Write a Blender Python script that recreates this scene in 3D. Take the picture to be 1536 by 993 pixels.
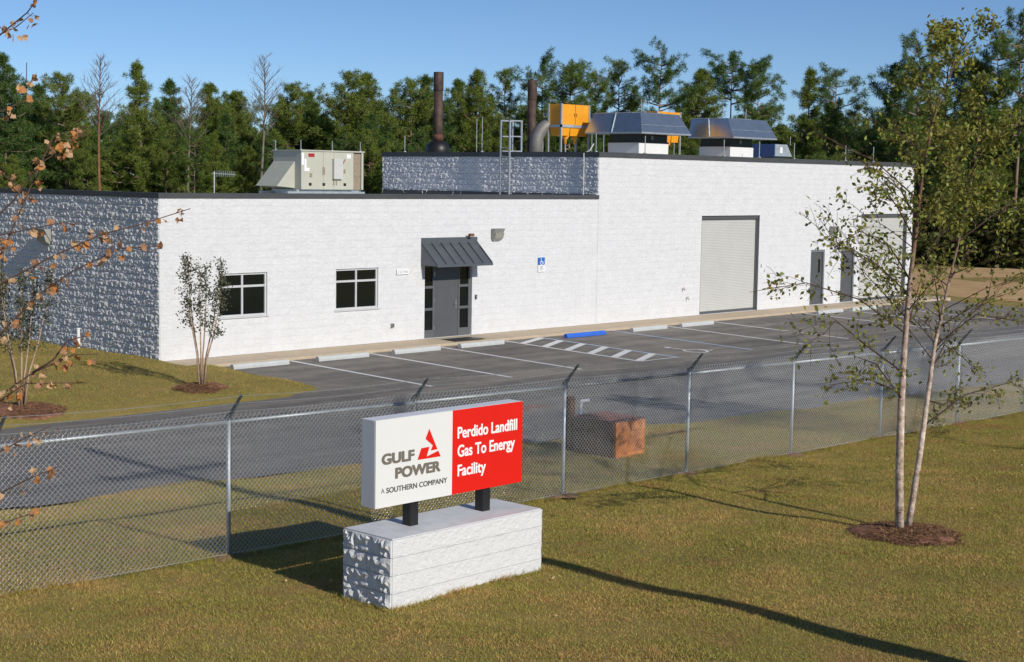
import bpy, math, random
import numpy as np
from mathutils import Vector, Matrix
R = math.radians
scn = bpy.context.scene
for o in list(bpy.data.objects):
    bpy.data.objects.remove(o)
COL = scn.collection

# ------------------------------------------------------------------ camera
cam_d = bpy.data.cameras.new('camera')
cam_d.lens = 54.996; cam_d.sensor_width = 36; cam_d.clip_start = .1; cam_d.clip_end = 5000
cam = bpy.data.objects.new('camera', cam_d); COL.objects.link(cam)
yaw, pitch, roll = 0.812601, 0.096871, 0.0155387
fw = Vector((math.sin(yaw)*math.cos(pitch), math.cos(yaw)*math.cos(pitch), -math.sin(pitch)))
rt = Vector((math.cos(yaw), -math.sin(yaw), 0)); up = rt.cross(fw)
rt2 = rt*math.cos(roll)+up*math.sin(roll); up2 = up*math.cos(roll)-rt*math.sin(roll)
M = Matrix((rt2, up2, -fw)).transposed().to_4x4(); M.translation = (-23.1924, -34.6301, 4.8989)
cam.matrix_world = M
scn.camera = cam
scn.render.resolution_x = 1024; scn.render.resolution_y = 662
# ------------------------------------------------------------------ sky, sun, exposure
LDIR = Vector((.085, 1, -.545)).normalized()          # the way the light travels
elev = math.asin(-LDIR.z)
world = bpy.data.worlds.new('World'); scn.world = world; world.use_nodes = True
wn = world.node_tree; bg = wn.nodes['Background']
sky = wn.nodes.new('ShaderNodeTexSky'); sky.sky_type = 'NISHITA'; sky.sun_disc = False
sky.sun_elevation = elev; sky.sun_rotation = math.atan2(-LDIR.x, -LDIR.y)
sky.air_density = .66; sky.dust_density = .05; sky.ozone_density = 5.5; sky.altitude = 300
wn.links.new(sky.outputs[0], bg.inputs[0]); bg.inputs[1].default_value = .096
sun_d = bpy.data.lights.new('sun', 'SUN'); sun_d.energy = 3.85; sun_d.angle = R(.5); sun_d.color = (1, .94, .85)
sun = bpy.data.objects.new('sun', sun_d); COL.objects.link(sun)
sun.rotation_euler = LDIR.to_track_quat('-Z', 'Y').to_euler(); sun.location = (-5, -60, 40)
vs = scn.view_settings; vs.view_transform = 'Standard'; vs.look = 'None'; vs.exposure = 0.0; vs.gamma = 1; vs.use_curve_mapping = False
scn.render.engine = 'CYCLES'

# ------------------------------------------------------------------ materials
MATS = {}
def mat(name, col, rough=.7, metal=0.0, var=0.0, vs=4.0, bump=0.0, bs=60.0, spec=.5, col2=None, isl=0.0, two=False):
    m = bpy.data.materials.new(name); m.use_nodes = True; MATS[name] = m
    nt = m.node_tree; N = nt.nodes; L = nt.links; b = N['Principled BSDF']
    b.inputs['Roughness'].default_value = rough; b.inputs['Metallic'].default_value = metal
    b.inputs['Specular IOR Level'].default_value = spec
    c = list(col)+[1]
    src = None
    tc = N.new('ShaderNodeTexCoord')
    if var or col2:
        nz = N.new('ShaderNodeTexNoise'); nz.inputs['Scale'].default_value = vs; nz.inputs['Detail'].default_value = 6; nz.inputs['Roughness'].default_value = .62
        L.new(tc.outputs['Object'], nz.inputs['Vector'])
        rp = N.new('ShaderNodeValToRGB')
        rp.color_ramp.elements[0].position = .32; rp.color_ramp.elements[1].position = .68
        c1 = [v*(1-var) for v in col]+[1]; c2 = ([v*(1+var) for v in (col2 or col)])+[1]
        rp.color_ramp.elements[0].color = c1; rp.color_ramp.elements[1].color = c2
        L.new(nz.outputs['Fac'], rp.inputs['Fac']); src = rp.outputs['Color']
    if isl:
        gi = N.new('ShaderNodeNewGeometry'); mr = N.new('ShaderNodeMapRange')
        mr.inputs['To Min'].default_value = 1-isl; mr.inputs['To Max'].default_value = 1+isl
        L.new(gi.outputs['Random Per Island'], mr.inputs['Value'])
        hs = N.new('ShaderNodeHueSaturation'); L.new(mr.outputs[0], hs.inputs['Value'])
        h2 = N.new('ShaderNodeMapRange'); h2.inputs['To Min'].default_value = .5-isl*.07; h2.inputs['To Max'].default_value = .5+isl*.07
        ml = N.new('ShaderNodeMath'); ml.operation = 'MULTIPLY'; ml.inputs[1].default_value = 7.31
        fr = N.new('ShaderNodeMath'); fr.operation = 'FRACT'
        L.new(gi.outputs['Random Per Island'], ml.inputs[0]); L.new(ml.outputs[0], fr.inputs[0]); L.new(fr.outputs[0], h2.inputs['Value']); L.new(h2.outputs[0], hs.inputs['Hue'])
        if src: L.new(src, hs.inputs['Color'])
        else: hs.inputs['Color'].default_value = c
        src = hs.outputs['Color']
    if src: L.new(src, b.inputs['Base Color'])
    else: b.inputs['Base Color'].default_value = c
    if bump:
        n2 = N.new('ShaderNodeTexNoise'); n2.inputs['Scale'].default_value = bs; n2.inputs['Detail'].default_value = 4
        L.new(tc.outputs['Object'], n2.inputs['Vector'])
        bp = N.new('ShaderNodeBump'); bp.inputs['Strength'].default_value = bump; bp.inputs['Distance'].default_value = .02
        L.new(n2.outputs['Fac'], bp.inputs['Height']); L.new(bp.outputs[0], b.inputs['Normal'])
    return m
def leafmat(name, col, isl=.35, trans=.35, rough=.55, var=0, col2=None, vs=2.0):
    m = mat(name, col, rough, 0, var, vs, col2=col2, isl=isl, spec=.3)
    nt = m.node_tree; b = nt.nodes['Principled BSDF']; out = nt.nodes['Material Output']
    tr = nt.nodes.new('ShaderNodeBsdfTranslucent'); mx = nt.nodes.new('ShaderNodeMixShader'); mx.inputs[0].default_value = trans
    s = b.inputs['Base Color'].links[0].from_socket
    nt.links.new(s, tr.inputs['Color']); nt.links.new(b.outputs[0], mx.inputs[1]); nt.links.new(tr.outputs[0], mx.inputs[2]); nt.links.new(mx.outputs[0], out.inputs[0])
    return m
def ground_mat(name, stops, scales, bump, rough=.95, bscale=30, streak=0.0):
    """several scales of noise summed into one colour ramp"""
    m = bpy.data.materials.new(name); m.use_nodes = True; nt = m.node_tree; N = nt.nodes; L = nt.links; b = N['Principled BSDF']
    b.inputs['Roughness'].default_value = rough; b.inputs['Specular IOR Level'].default_value = .25
    tc = N.new('ShaderNodeTexCoord'); acc = None
    for sc, w in scales:
        nz = N.new('ShaderNodeTexNoise'); nz.inputs['Scale'].default_value = sc; nz.inputs['Detail'].default_value = 5; nz.inputs['Roughness'].default_value = .6
        L.new(tc.outputs['Object'], nz.inputs['Vector'])
        mu = N.new('ShaderNodeMath'); mu.operation = 'MULTIPLY'; mu.inputs[1].default_value = w; L.new(nz.outputs['Fac'], mu.inputs[0])
        if acc:
            ad = N.new('ShaderNodeMath'); L.new(acc, ad.inputs[0]); L.new(mu.outputs[0], ad.inputs[1]); acc = ad.outputs[0]
        else: acc = mu.outputs[0]
    if streak:      # wear that runs with the traffic
        mp = N.new('ShaderNodeMapping'); mp.inputs['Scale'].default_value = (.12, 1.1, 1); L.new(tc.outputs['Object'], mp.inputs['Vector'])
        nz = N.new('ShaderNodeTexNoise'); nz.inputs['Scale'].default_value = 1.6; nz.inputs['Detail'].default_value = 6; L.new(mp.outputs[0], nz.inputs['Vector'])
        mu = N.new('ShaderNodeMath'); mu.operation = 'MULTIPLY_ADD'; mu.inputs[1].default_value = streak; mu.inputs[2].default_value = -streak*.5; L.new(nz.outputs['Fac'], mu.inputs[0])
        ad = N.new('ShaderNodeMath'); L.new(acc, ad.inputs[0]); L.new(mu.outputs[0], ad.inputs[1]); acc = ad.outputs[0]
    rp = N.new('ShaderNodeValToRGB'); L.new(acc, rp.inputs['Fac'])
    el = rp.color_ramp.elements
    while len(el) < len(stops): el.new(.5)
    for e, (p, c) in zip(el, stops): e.position = p; e.color = (*c, 1)
    L.new(rp.outputs['Color'], b.inputs['Base Color'])
    n2 = N.new('ShaderNodeTexNoise'); n2.inputs['Scale'].default_value = bscale; n2.inputs['Detail'].default_value = 6; L.new(tc.outputs['Object'], n2.inputs['Vector'])
    bp = N.new('ShaderNodeBump'); bp.inputs['Strength'].default_value = bump; bp.inputs['Distance'].default_value = .03
    L.new(n2.outputs['Fac'], bp.inputs['Height']); L.new(bp.outputs[0], b.inputs['Normal'])
    return m

m_white = mat('white_block_paint', (.665, .67, .675), .75, var=.045, vs=2.2, bump=.3, bs=45, spec=.3)
m_signblock = mat('white_sign_block_paint', (.675, .68, .68), .75, var=.05, vs=8, bump=.45, bs=70, spec=.3)
m_top = mat('sign_base_cap_paint', (.62, .63, .64), .7, var=.10, vs=5, bump=.15, bs=40)
m_cap = mat('dark_parapet_metal', (.060, .064, .066), .6, .0, var=.12, vs=1.5)
m_roof = mat('pale_roof_membrane', (.55, .55, .53), .8, var=.1, vs=1)
m_alum = mat('window_aluminium', (.62, .62, .62), .45, .2, var=.05)
m_glass = mat('dark_window_glass', (.006, .008, .007), .06, 0, spec=.5)
m_dgrey = mat('dark_grey_door_paint', (.085, .09, .095), .5, var=.06, vs=3)
m_dgrey2 = mat('door_frame_grey', (.11, .115, .12), .5, var=.06, vs=3)
m_jamb = mat('grey_jamb_paint', (.17, .18, .20), .55, var=.05)
m_rollup = mat('roll_up_door_enamel', (.52, .52, .49), .5, var=.03, vs=2)
m_black = mat('black_metal', (.012, .012, .013), .45, var=.2, vs=8)
m_steel = mat('brushed_steel', (.55, .55, .55), .3, .9)
m_galv = mat('galvanised_steel', (.44, .48, .50), .5, .55, var=.16, vs=6)
m_hood = mat('galvanised_hood_sheet', (.45, .52, .57), .27, .85, var=.10, vs=3)
m_fence = mat('zinc_fence_wire', (.70, .71, .70), .31, .85, var=.08, vs=12)
m_oldsteel = mat('weathered_dark_fence_steel', (.16, .18, .19), .5, .6, var=.25, vs=9)
m_curb = mat('white_roof_curb', (.78, .78, .77), .6, var=.03)
m_neck = mat('dark_ventilator_neck', (.03, .045, .04), .5, .2, var=.2)
m_orange = mat('orange_enamel', (.80, .33, .012), .45, var=.06, vs=3)
m_rust = mat('rusty_stack_steel', (.05, .035, .03), .7, .3, var=.3, vs=2.5, col2=(.10, .06, .045))
m_duct = mat('dull_duct_steel', (.20, .19, .175), .6, .3, var=.2, vs=2.5)
m_hvac = mat('cream_grey_enamel', (.46, .46, .38), .55, var=.05, vs=2)
m_hvac2 = mat('tan_coil_grille', (.28, .22, .16), .7, var=.15, vs=10)
m_sticker = mat('white_sticker', (.8, .8, .8), .6)
m_red = mat('red_sticker', (.35, .015, .02), .6)
m_lamp = mat('grey_lamp_housing', (.30, .30, .28), .5, var=.05)
m_lens = mat('lamp_lens', (.33, .33, .28), .2, var=.1, vs=20)
m_awn = mat('awning_standing_seam', (.12, .135, .15), .45, .35, var=.06, vs=2)
m_conc = mat('beige_sidewalk_concrete', (.50, .405, .29), .85, var=.07, vs=2.5, bump=.1, bs=60)
m_stop = mat('concrete_wheel_stop', (.50, .52, .51), .85, var=.07, vs=6, bump=.15, bs=50)
m_bluepaint = mat('blue_paint', (.03, .14, .62), .6, var=.10, vs=7)
m_bluepanel = mat('dull_blue_sheet', (.055, .10, .24), .4, .3, var=.1, vs=3)
m_line = mat('white_road_paint', (.72, .72, .71), .7, var=.10, vs=9)
m_blueline = mat('pale_blue_road_paint', (.40, .50, .66), .7, var=.12, vs=9)
m_signwhite = mat('sign_white_panel', (.74, .74, .715), .4, var=.01)
m_signred = mat('sign_red_panel', (.72, .010, .004), .4, var=.02)
m_signside = mat('sign_cabinet_grey', (.74, .75, .77), .5, var=.04)
m_txtgrey = mat('warm_grey_lettering', (.165, .145, .115), .5)
m_txtdark = mat('dark_grey_lettering', (.085, .08, .075), .5)
m_txtwhite = mat('white_lettering', (.86, .86, .85), .4)
m_hcblue = mat('blue_parking_sign_face', (.02, .13, .50), .4)
m_pvc = mat('white_pvc', (.82, .82, .82), .4)
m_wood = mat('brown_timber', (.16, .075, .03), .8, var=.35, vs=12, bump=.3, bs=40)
m_box = mat('orange_brown_timber', (.42, .135, .028), .8, var=.25, vs=4.5, col2=(.60, .22, .05), bump=.4, bs=30)
m_mulch = mat('pine_straw', (.15, .072, .034), .9, var=.35, vs=9, isl=.5, col2=(.24, .13, .065))
m_pole = mat('creosote_pole_timber', (.07, .05, .035), .85, var=.3, vs=8)
m_wire = mat('dark_line_wire', (.03, .03, .03), .6)
m_pbark = mat('pine_bark', (.16, .105, .075), .9, var=.3, vs=2.5, col2=(.27, .19, .14), bump=.4, bs=8)
m_gbark = mat('grey_dead_bark', (.20, .165, .14), .9, var=.3, vs=3)
m_obark = mat('orange_brown_dead_bark', (.24, .11, .055), .9, var=.3, vs=3)
m_birch = mat('birch_bark', (.28, .17, .115), .8, var=.2, vs=9, col2=(.68, .56, .46), bump=.8, bs=30)
_n = m_birch.node_tree; _tc = _n.nodes.new('ShaderNodeTexCoord'); _sp = _n.nodes.new('ShaderNodeSeparateXYZ'); _mr = _n.nodes.new('ShaderNodeMapRange')
_mr.inputs['From Min'].default_value = 2.2; _mr.inputs['From Max'].default_value = 4.4       # upper stems keep young brown bark
_mx = _n.nodes.new('ShaderNodeMix'); _mx.data_type = 'RGBA'; _mx.inputs['B'].default_value = (.15, .075, .045, 1)
_b = _n.nodes['Principled BSDF']; _src = _b.inputs['Base Color'].links[0].from_socket
_n.links.new(_tc.outputs['Object'], _sp.inputs[0]); _n.links.new(_sp.outputs['Z'], _mr.inputs['Value']); _n.links.new(_mr.outputs[0], _mx.inputs['Factor']); _n.links.new(_src, _mx.inputs['A']); _n.links.new(_mx.outputs['Result'], _b.inputs['Base Color'])
m_twig = mat('brown_twig_bark', (.09, .05, .035), .85, var=.2, vs=20)
m_myrt = mat('myrtle_bark', (.36, .24, .15), .7, var=.2, vs=8, col2=(.50, .36, .25))
m_needle = [leafmat('pine_needles_mid', (.125, .190, .034), .4, .25), leafmat('pine_needles_dark', (.092, .160, .036), .4, .25), leafmat('pine_needles_yellowish', (.165, .215, .034), .4, .25)]
m_shrub = leafmat('shrub_leaves', (.11, .125, .03), .5, .25)
m_brush = leafmat('dry_brush', (.16, .13, .06), .4, .2)
m_birchleaf = leafmat('birch_leaves', (.19, .225, .036), .55, .4, col2=(.32, .30, .06), vs=1.5)
m_myrtleaf = leafmat('myrtle_leaves', (.105, .115, .065), .45, .25)
m_deadleaf = [leafmat('dead_leaf_orange', (.55, .25, .07), .15, .3, var=.2), leafmat('dead_leaf_brown', (.40, .22, .11), .15, .25, var=.2), leafmat('dead_leaf_tan', (.60, .40, .21), .15, .25, var=.2), leafmat('yellow_green_leaf', (.30, .33, .04), .1, .4, var=.2)]
m_grass = leafmat('lawn_blades', (.56, .38, .125), .45, .3, rough=.6, var=.0, col2=(.375, .345, .072), vs=.55)
_g = m_grass.node_tree
for _q in _g.nodes:
    if _q.type == 'TEX_NOISE': _q.inputs['Detail'].default_value = 12; _q.inputs['Roughness'].default_value = .8
    if _q.type == 'VALTORGB':
        _q.color_ramp.elements[0].position = .42; _q.color_ramp.elements[1].position = .53; _e = _q.color_ramp.elements.new(.64); _e.color = (.46, .25, .10, 1)
m_lawn = ground_mat('lawn_soil_and_thatch', [(.34, (.13, .11, .034)), (.45, (.24, .20, .055)), (.56, (.32, .235, .075)), (.68, (.40, .235, .11))], [(.25, .35), (1.6, .35), (14, .3)], .6)
m_field = ground_mat('far_ground', [(.35, (.07, .075, .025)), (.6, (.15, .13, .05))], [(.05, .5), (.6, .5)], .3)
m_dirt = ground_mat('orange_dirt', [(.35, (.40, .245, .11)), (.55, (.56, .365, .18)), (.7, (.64, .45, .25))], [(.08, .5), (.9, .5)], .4)
m_foot = ground_mat('worn_soil', [(.35, (.17, .11, .06)), (.65, (.30, .19, .11))], [(6, .5), (30, .5)], .5)
m_lot = ground_mat('dark_lot_asphalt', [(.36, (.125, .115, .104)), (.50, (.195, .180, .162)), (.64, (.285, .255, .215))], [(.18, .4), (2.2, .3), (40, .3)], .35, .9, 120, .5)
m_road = ground_mat('grey_road_asphalt', [(.35, (.120, .116, .110)), (.50, (.168, .163, .155)), (.66, (.26, .245, .22))], [(.2, .4), (2.0, .3), (45, .3)], .35, .9, 120, .45)
m_redpaint = mat('faded_red_marking_paint', (.22, .085, .06), .8, var=.2, vs=6)

# ------------------------------------------------------------------ mesh helpers
class MB:
    def __init__(s): s.v = []; s.f = []
    def add(s, v, f):
        n = len(s.v); s.v += [tuple(p) for p in v]; s.f += [tuple(i+n for i in q) for q in f]; return s
    def box(s, x0, x1, y0, y1, z0, z1):
        return s.add([(x0,y0,z0),(x1,y0,z0),(x1,y1,z0),(x0,y1,z0),(x0,y0,z1),(x1,y0,z1),(x1,y1,z1),(x0,y1,z1)],
                     [(0,3,2,1),(4,5,6,7),(0,1,5,4),(1,2,6,5),(2,3,7,6),(3,0,4,7)])
    def hexa(s, b, t):      # bottom 4 and top 4 points, both counter-clockwise from above
        return s.add(list(b)+list(t), [(0,3,2,1),(4,5,6,7),(0,1,5,4),(1,2,6,5),(2,3,7,6),(3,0,4,7)])
    def tube(s, pts, rad, n=8, cap=True):
        pts = [Vector(p) for p in pts]; rads = rad if isinstance(rad, (list, tuple)) else [rad]*len(pts)
        base = len(s.v); a = None
        for i, p in enumerate(pts):
            t = (pts[min(i+1, len(pts)-1)]-pts[max(i-1, 0)])
            t = t.normalized() if t.length > 1e-9 else Vector((0, 0, 1))
            if a is None:
                a = t.orthogonal().normalized()
            else:
                a = (a-t*a.dot(t)); a = a.normalized() if a.length > 1e-6 else t.orthogonal().normalized()
            b = t.cross(a)
            for k in range(n):
                an = 2*math.pi*k/n
                s.v.append(tuple(p+(a*math.cos(an)+b*math.sin(an))*rads[i]))
        for i in range(len(pts)-1):
            for k in range(n):
                k2 = (k+1) % n
                s.f.append((base+i*n+k, base+i*n+k2, base+(i+1)*n+k2, base+(i+1)*n+k))
        if cap:
            s.f.append(tuple(base+k for k in range(n-1, -1, -1))); s.f.append(tuple(base+(len(pts)-1)*n+k for k in range(n)))
        return s
    def poly(s, pts, d):    # flat polygon pushed along vector d
        n = len(pts); d = Vector(d); P = [Vector(p) for p in pts]
        return s.add(P+[p+d for p in P], [tuple(range(n-1, -1, -1)), tuple(range(n, 2*n))]+[(i, (i+1) % n, n+(i+1) % n, n+i) for i in range(n)])
    def mesh(s, name, smooth=False):
        me = bpy.data.meshes.new(name); me.from_pydata(s.v, [], s.f); me.update()
        if smooth:
            me.shade_smooth()
        return me
    def build(s, name, m, parent=None, smooth=False, bevel=0):
        o = link(name, s.mesh(name, smooth), m, parent)
        if bevel:
            b = o.modifiers.new('bevel', 'BEVEL'); b.width = bevel; b.segments = 2; b.limit_method = 'ANGLE'
        return o
def link(name, me, m=None, parent=None):
    if m is not None and not me.materials: me.materials.append(m)
    o = bpy.data.objects.new(name, me); COL.objects.link(o)
    if parent is not None: o.parent = parent
    return o
def np_mesh(name, V, F):     # V (n,3), F (m,3) or (m,4)
    me = bpy.data.meshes.new(name); V = np.asarray(V, np.float32); F = np.asarray(F, np.int32); k = F.shape[1]
    me.vertices.add(len(V)); me.vertices.foreach_set('co', V.ravel())
    me.loops.add(F.size); me.loops.foreach_set('vertex_index', F.ravel())
    me.polygons.add(len(F)); me.polygons.foreach_set('loop_start', np.arange(0, F.size, k, dtype=np.int32))
    me.update(calc_edges=True); me.validate(); me.shade_flat(); return me
def tag(o, label, cat, group=None, kind=None):
    o['label'] = label; o['category'] = cat
    if group: o['group'] = group
    if kind: o['kind'] = kind
    return o
def thing(name, label, cat, loc=(0,0,0), group=None):
    o = bpy.data.objects.new(name, None); COL.objects.link(o); o.location = loc; o.empty_display_size = .3
    return tag(o, label, cat, group)
def structure(o):
    o['kind'] = 'structure'; return o
def stuff(o):
    o['kind'] = 'stuff'; return o
def copy_tree(o, parent=None):
    c = o.copy(); COL.objects.link(c); c.parent = parent
    for ch in list(o.children): copy_tree(ch, c)
    return c

# ------------------------------------------------------------------ terrain
PY = np.array([-400, -60, -40, -28, -22, -18.6, -14.5, -12, -10, -6.8, -1.2, 0, 12, 400])
ZL = np.array([1.2, 1.0, .58, .30, .15, .06, -.10, -.17, -.20, -.21, -.13, -.12, -.15, -.2])
ZR = np.array([.9, .6, .20, -.06, -.22, -.31, -.37, -.38, -.36, -.26, -.13, -.12, -.15, -.2])
def gz(x, y):
    x = np.asarray(x, float); y = np.asarray(y, float)
    t = np.clip((x+12)/24, -.3, 1.3)
    z = np.interp(y, PY, ZL)*(1-t)+np.interp(y, PY, ZR)*t
    return z
def g(x, y): return float(gz(x, y))
def axis(lo, hi, fl, fh, step, far):
    a = list(np.arange(fl, fh+1e-6, step)); d = step
    x = fh
    while x < hi: d *= 1.35; x += d; a.append(min(x, hi))
    x = fl; d = step
    while x > lo: d *= 1.35; x -= d; a.insert(0, max(x, lo))
    return np.array(a)
def island(x, y):     # grassy bank by the left wall
    ex = np.clip((1.15-x)/.9, 0, 1); ey = np.clip((y+6.15)/1.1, 0, 1)
    e = ex*ey; return e*e*(3-2*e)
def in_lawn(x, y):
    return gz(x, y)+.16*island(x, y)
def grid_obj(name, xs, ys, zf, m, parent=None):
    X, Y = np.meshgrid(xs, ys); Z = zf(X, Y); nx, ny = len(xs), len(ys)
    V = np.stack([X, Y, Z], -1).reshape(-1, 3)
    i, j = np.meshgrid(np.arange(nx-1), np.arange(ny-1)); a = (j*nx+i).ravel()
    F = np.stack([a, a+1, a+nx+1, a+nx], 1)
    me = np_mesh(name, V, F); me.shade_smooth(); return link(name, me, m, parent)
def ground_z(X, Y):
    z = in_lawn(X, Y)
    n = .02*np.sin(X*1.7+Y*.6)+.015*np.sin(Y*2.3-X*.9)+.012*np.sin(3.1*X+1.3*Y)
    road = (Y > -12.95+ -.075*(X+11)) & (Y < -1.0) & ((X > 1.0) | (Y < -6.3)) & (X < 39.6)
    foot = (X > -.0) & (X < 38.8) & (Y > -1.2) & (Y < 11)
    z = z+np.where(road | foot, -.12, n)
    return z
grd = structure(grid_obj('ground', axis(-1500, 1800, -24, 44, .4, 0), axis(-1200, 1800, -40, 14, .4, 0), ground_z, m_lawn))
# asphalt sheets follow the fall of the site
def asphalt(name, xs, ylo, yhi, n, m, dz, zf=gz):
    V = []; F = []
    for x in xs:
        for k in range(n+1):
            y = ylo(x)+(yhi(x)-ylo(x))*k/n; V.append((x, y, float(zf(x, y))+dz))
    for i in range(len(xs)-1):
        for k in range(n):
            a = i*(n+1)+k; F.append((a, a+n+1, a+n+2, a+1))
    me = np_mesh(name, V, F); me.shade_smooth(); return structure(link(name, me, m))
def edge_near(x): return -13.35-.075*(x+11)+.10*math.sin(x*1.3)+.06*math.sin(x*3.7+1)+.03*math.sin(x*9.1)
road = asphalt('road', np.arange(-40, 60.1, .25), edge_near, lambda x: -8.0, 10, m_road, .012)
def lot_top(x):
    if x < -.9: return -6.2+.02*math.sin(x*5)
    if x < 1.05: return -6.2+5.1*(1-math.sqrt(max(0, 1-((x+.9)/1.95)**2)))
    return -1.1
lot_x = sorted(set(list(np.arange(-40, -.9, .5))+list(np.arange(-.9, 1.05, .06))+[1.05, 1.0501]+list(np.arange(1.3, 39.7, .4))))
lot = asphalt('parking_lot', lot_x, lambda x: -8.02, lot_top, 8, m_lot, .016)
# right of the lot: worn grass, orange dirt
dirt = structure(grid_obj('dirt_field', np.arange(41.5, 71, 1.5), np.arange(-26, 34, 1.5), lambda X, Y: gz(X, Y)-.05+(.11+.10*np.sin(X*.4+.7)*np.sin(Y*.31)+.05*np.sin(X*1.9)*np.sin(Y*1.3))*np.clip((X-41.5)/3, 0, 1)*np.clip((69-X)/3, 0, 1), m_dirt))
# sidewalk slabs
sw = structure(bpy.data.objects.new('sidewalk', None)); COL.objects.link(sw)
xx = 0.0
while xx < 40:
    x1 = min(xx+1.52, 40.4)
    b = MB(); b.hexa([(xx+.004,-1.15,-.2),(x1-.004,-1.15,-.2),(x1-.004,-.01,-.2),(xx+.004,-.01,-.2)], [(xx+.004,-1.15,-.035),(x1-.004,-1.15,-.035),(x1-.004,-.01,-.004),(xx+.004,-.01,-.004)])
    b.build('paving_slab', m_conc, sw); xx = x1

# ---- painted markings on the lot
def stripe(name, pts, w, m, parent=lot, dz=.021):
    V = []; F = []; P = []
    for i in range(len(pts)-1):
        a, b = Vector(pts[i]), Vector(pts[i+1]); n = max(1, int((b-a).length/.4))
        for k in range(n+(i == len(pts)-2)): P.append(a.lerp(b, k/n))
    for i, p in enumerate(P):
        t = (P[min(i+1, len(P)-1)]-P[max(i-1, 0)]).normalized(); nrm = Vector((-t.y, t.x))*w/2
        for q in (p+nrm, p-nrm): V.append((q.x, q.y, g(q.x, q.y)+dz))
    for i in range(len(P)-1): F.append((2*i, 2*i+1, 2*i+3, 2*i+2))
    return link(name, np_mesh(name, V, F), m, parent)
for x in (3.35, 6.2, 8.95, 19.85, 22.6, 28.5, 31.2, 34.0):
    stripe('painted_stripe', [(x, -1.2), (x-.1, -6.9)], .13, m_line)
stripe('painted_stripe', [(11.75, -1.2), (11.65, -6.75)], .13, m_line)
stripe('painted_blue_stripe', [(13.42, -1.2), (13.36, -6.75)], .13, m_blueline)
stripe('painted_blue_stripe', [(17.0, -1.2), (16.95, -6.9)], .12, m_blueline)
stripe('painted_stripe', [(11.65, -6.75), (13.36, -6.75)], .11, m_line, dz=.024)
for k in range(6):
    y = -1.75-.92*k
    stripe('painted_hatch_bar', [(11.72, y-.25), (13.38, y+.55 if k else -1.3)], .24, m_line, dz=.023)
# wheelchair symbol on the asphalt, front towards the road
def ring(cx, cy, r, a0, a1, n=20): return [(cx+r*math.cos(a0+(a1-a0)*k/n), cy+r*math.sin(a0+(a1-a0)*k/n)) for k in range(n+1)]
sx, sy = 15.1, -5.9
stripe('wheelchair_symbol_wheel', ring(sx, sy-.2, .36, R(120), R(385)), .09, m_line)
stripe('wheelchair_symbol_back', [(sx-.1, sy+.62), (sx-.05, sy+.1), (sx+.35, sy+.05), (sx+.5, sy-.38), (sx+.66, sy-.33)], .10, m_line, dz=.023)
stripe('wheelchair_symbol_head', ring(sx-.1, sy+.8, .06, 0, 2*math.pi, 10), .12, m_line)
# faded red locating marks by the box
stripe('faded_red_marking', [(2.1, -10.9), (2.7, -10.5), (3.3, -10.7)], .42, m_redpaint, road, .02)

# ------------------------------------------------------------------ the building
LX, HX, XE, YB = 0.0, 17.54, 38.82, 10.97
CO = .2032; BL = .4064; ZLOW = 21*CO; ZHIGH = 28*CO
bld = thing('industrial_building', 'long white split-face block building with two roof heights, roll-up doors and grey entrance', 'building')
OPEN = [(1.86, 3.49, 5*CO, 11*CO), (5.95, 7.58, 5*CO, 11*CO), (9.47, 11.51, 0, 11*CO), (23.42, 27.13, 0, 18*CO), (30.80, 31.82, 0, 11*CO), (33.08, 34.12, 0, 11*CO), (34.55, 38.36, 0, 18*CO)]
def core(holes, x0, x1, z0, z1, y0, y1):
    b = MB(); xs = sorted(set([x0, x1]+[v for h in holes for v in h[:2] if x0 < v < x1]))
    for a, c in zip(xs[:-1], xs[1:]):
        m_ = (a+c)/2; zs = [z0]
        for h in sorted([h for h in holes if h[0] < m_ < h[1]], key=lambda h: h[2]): zs += [h[2], h[3]]
        zs.append(z1)
        for q in range(0, len(zs), 2):
            if zs[q+1]-zs[q] > .001: b.box(a, c, y0, y1, zs[q], zs[q+1])
    return b
CD = .006
core([o for o in OPEN if o[1] < HX], 0+CD, HX, -.3, ZLOW, CD, .2).build('wall', m_white, bld)
core([o for o in OPEN if o[0] > HX], HX, XE-CD, -.3, ZHIGH, CD, .2).build('wall', m_white, bld)
MB().box(CD, .2, .201, YB, -.3, ZLOW).build('wall', m_white, bld)
MB().box(HX+CD, HX+.2, .201, YB, ZLOW-.3, ZHIGH).build('wall', m_white, bld)
MB().box(XE-.2, XE-CD, .201, YB, -.3, ZHIGH).box(.2, HX, YB-.2, YB-CD, -.3, ZLOW-.16).box(HX+.2, XE-.2, YB-.2, YB-CD, -.3, ZHIGH).build('wall', m_white, bld)
MB().hexa([(.2,.2,ZLOW-.5),(HX,.2,ZLOW-.5),(HX,YB,ZLOW-.5),(.2,YB,ZLOW-.5)], [(.2,.2,ZLOW-.08),(HX,.2,ZLOW-.08),(HX,YB,ZLOW-.24),(.2,YB,ZLOW-.24)]).build('roof', m_roof, bld)
MB().box(HX+.2, XE-.2, .2, YB-.2, ZHIGH-.25, ZHIGH-.08).build('roof', m_roof, bld)
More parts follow.
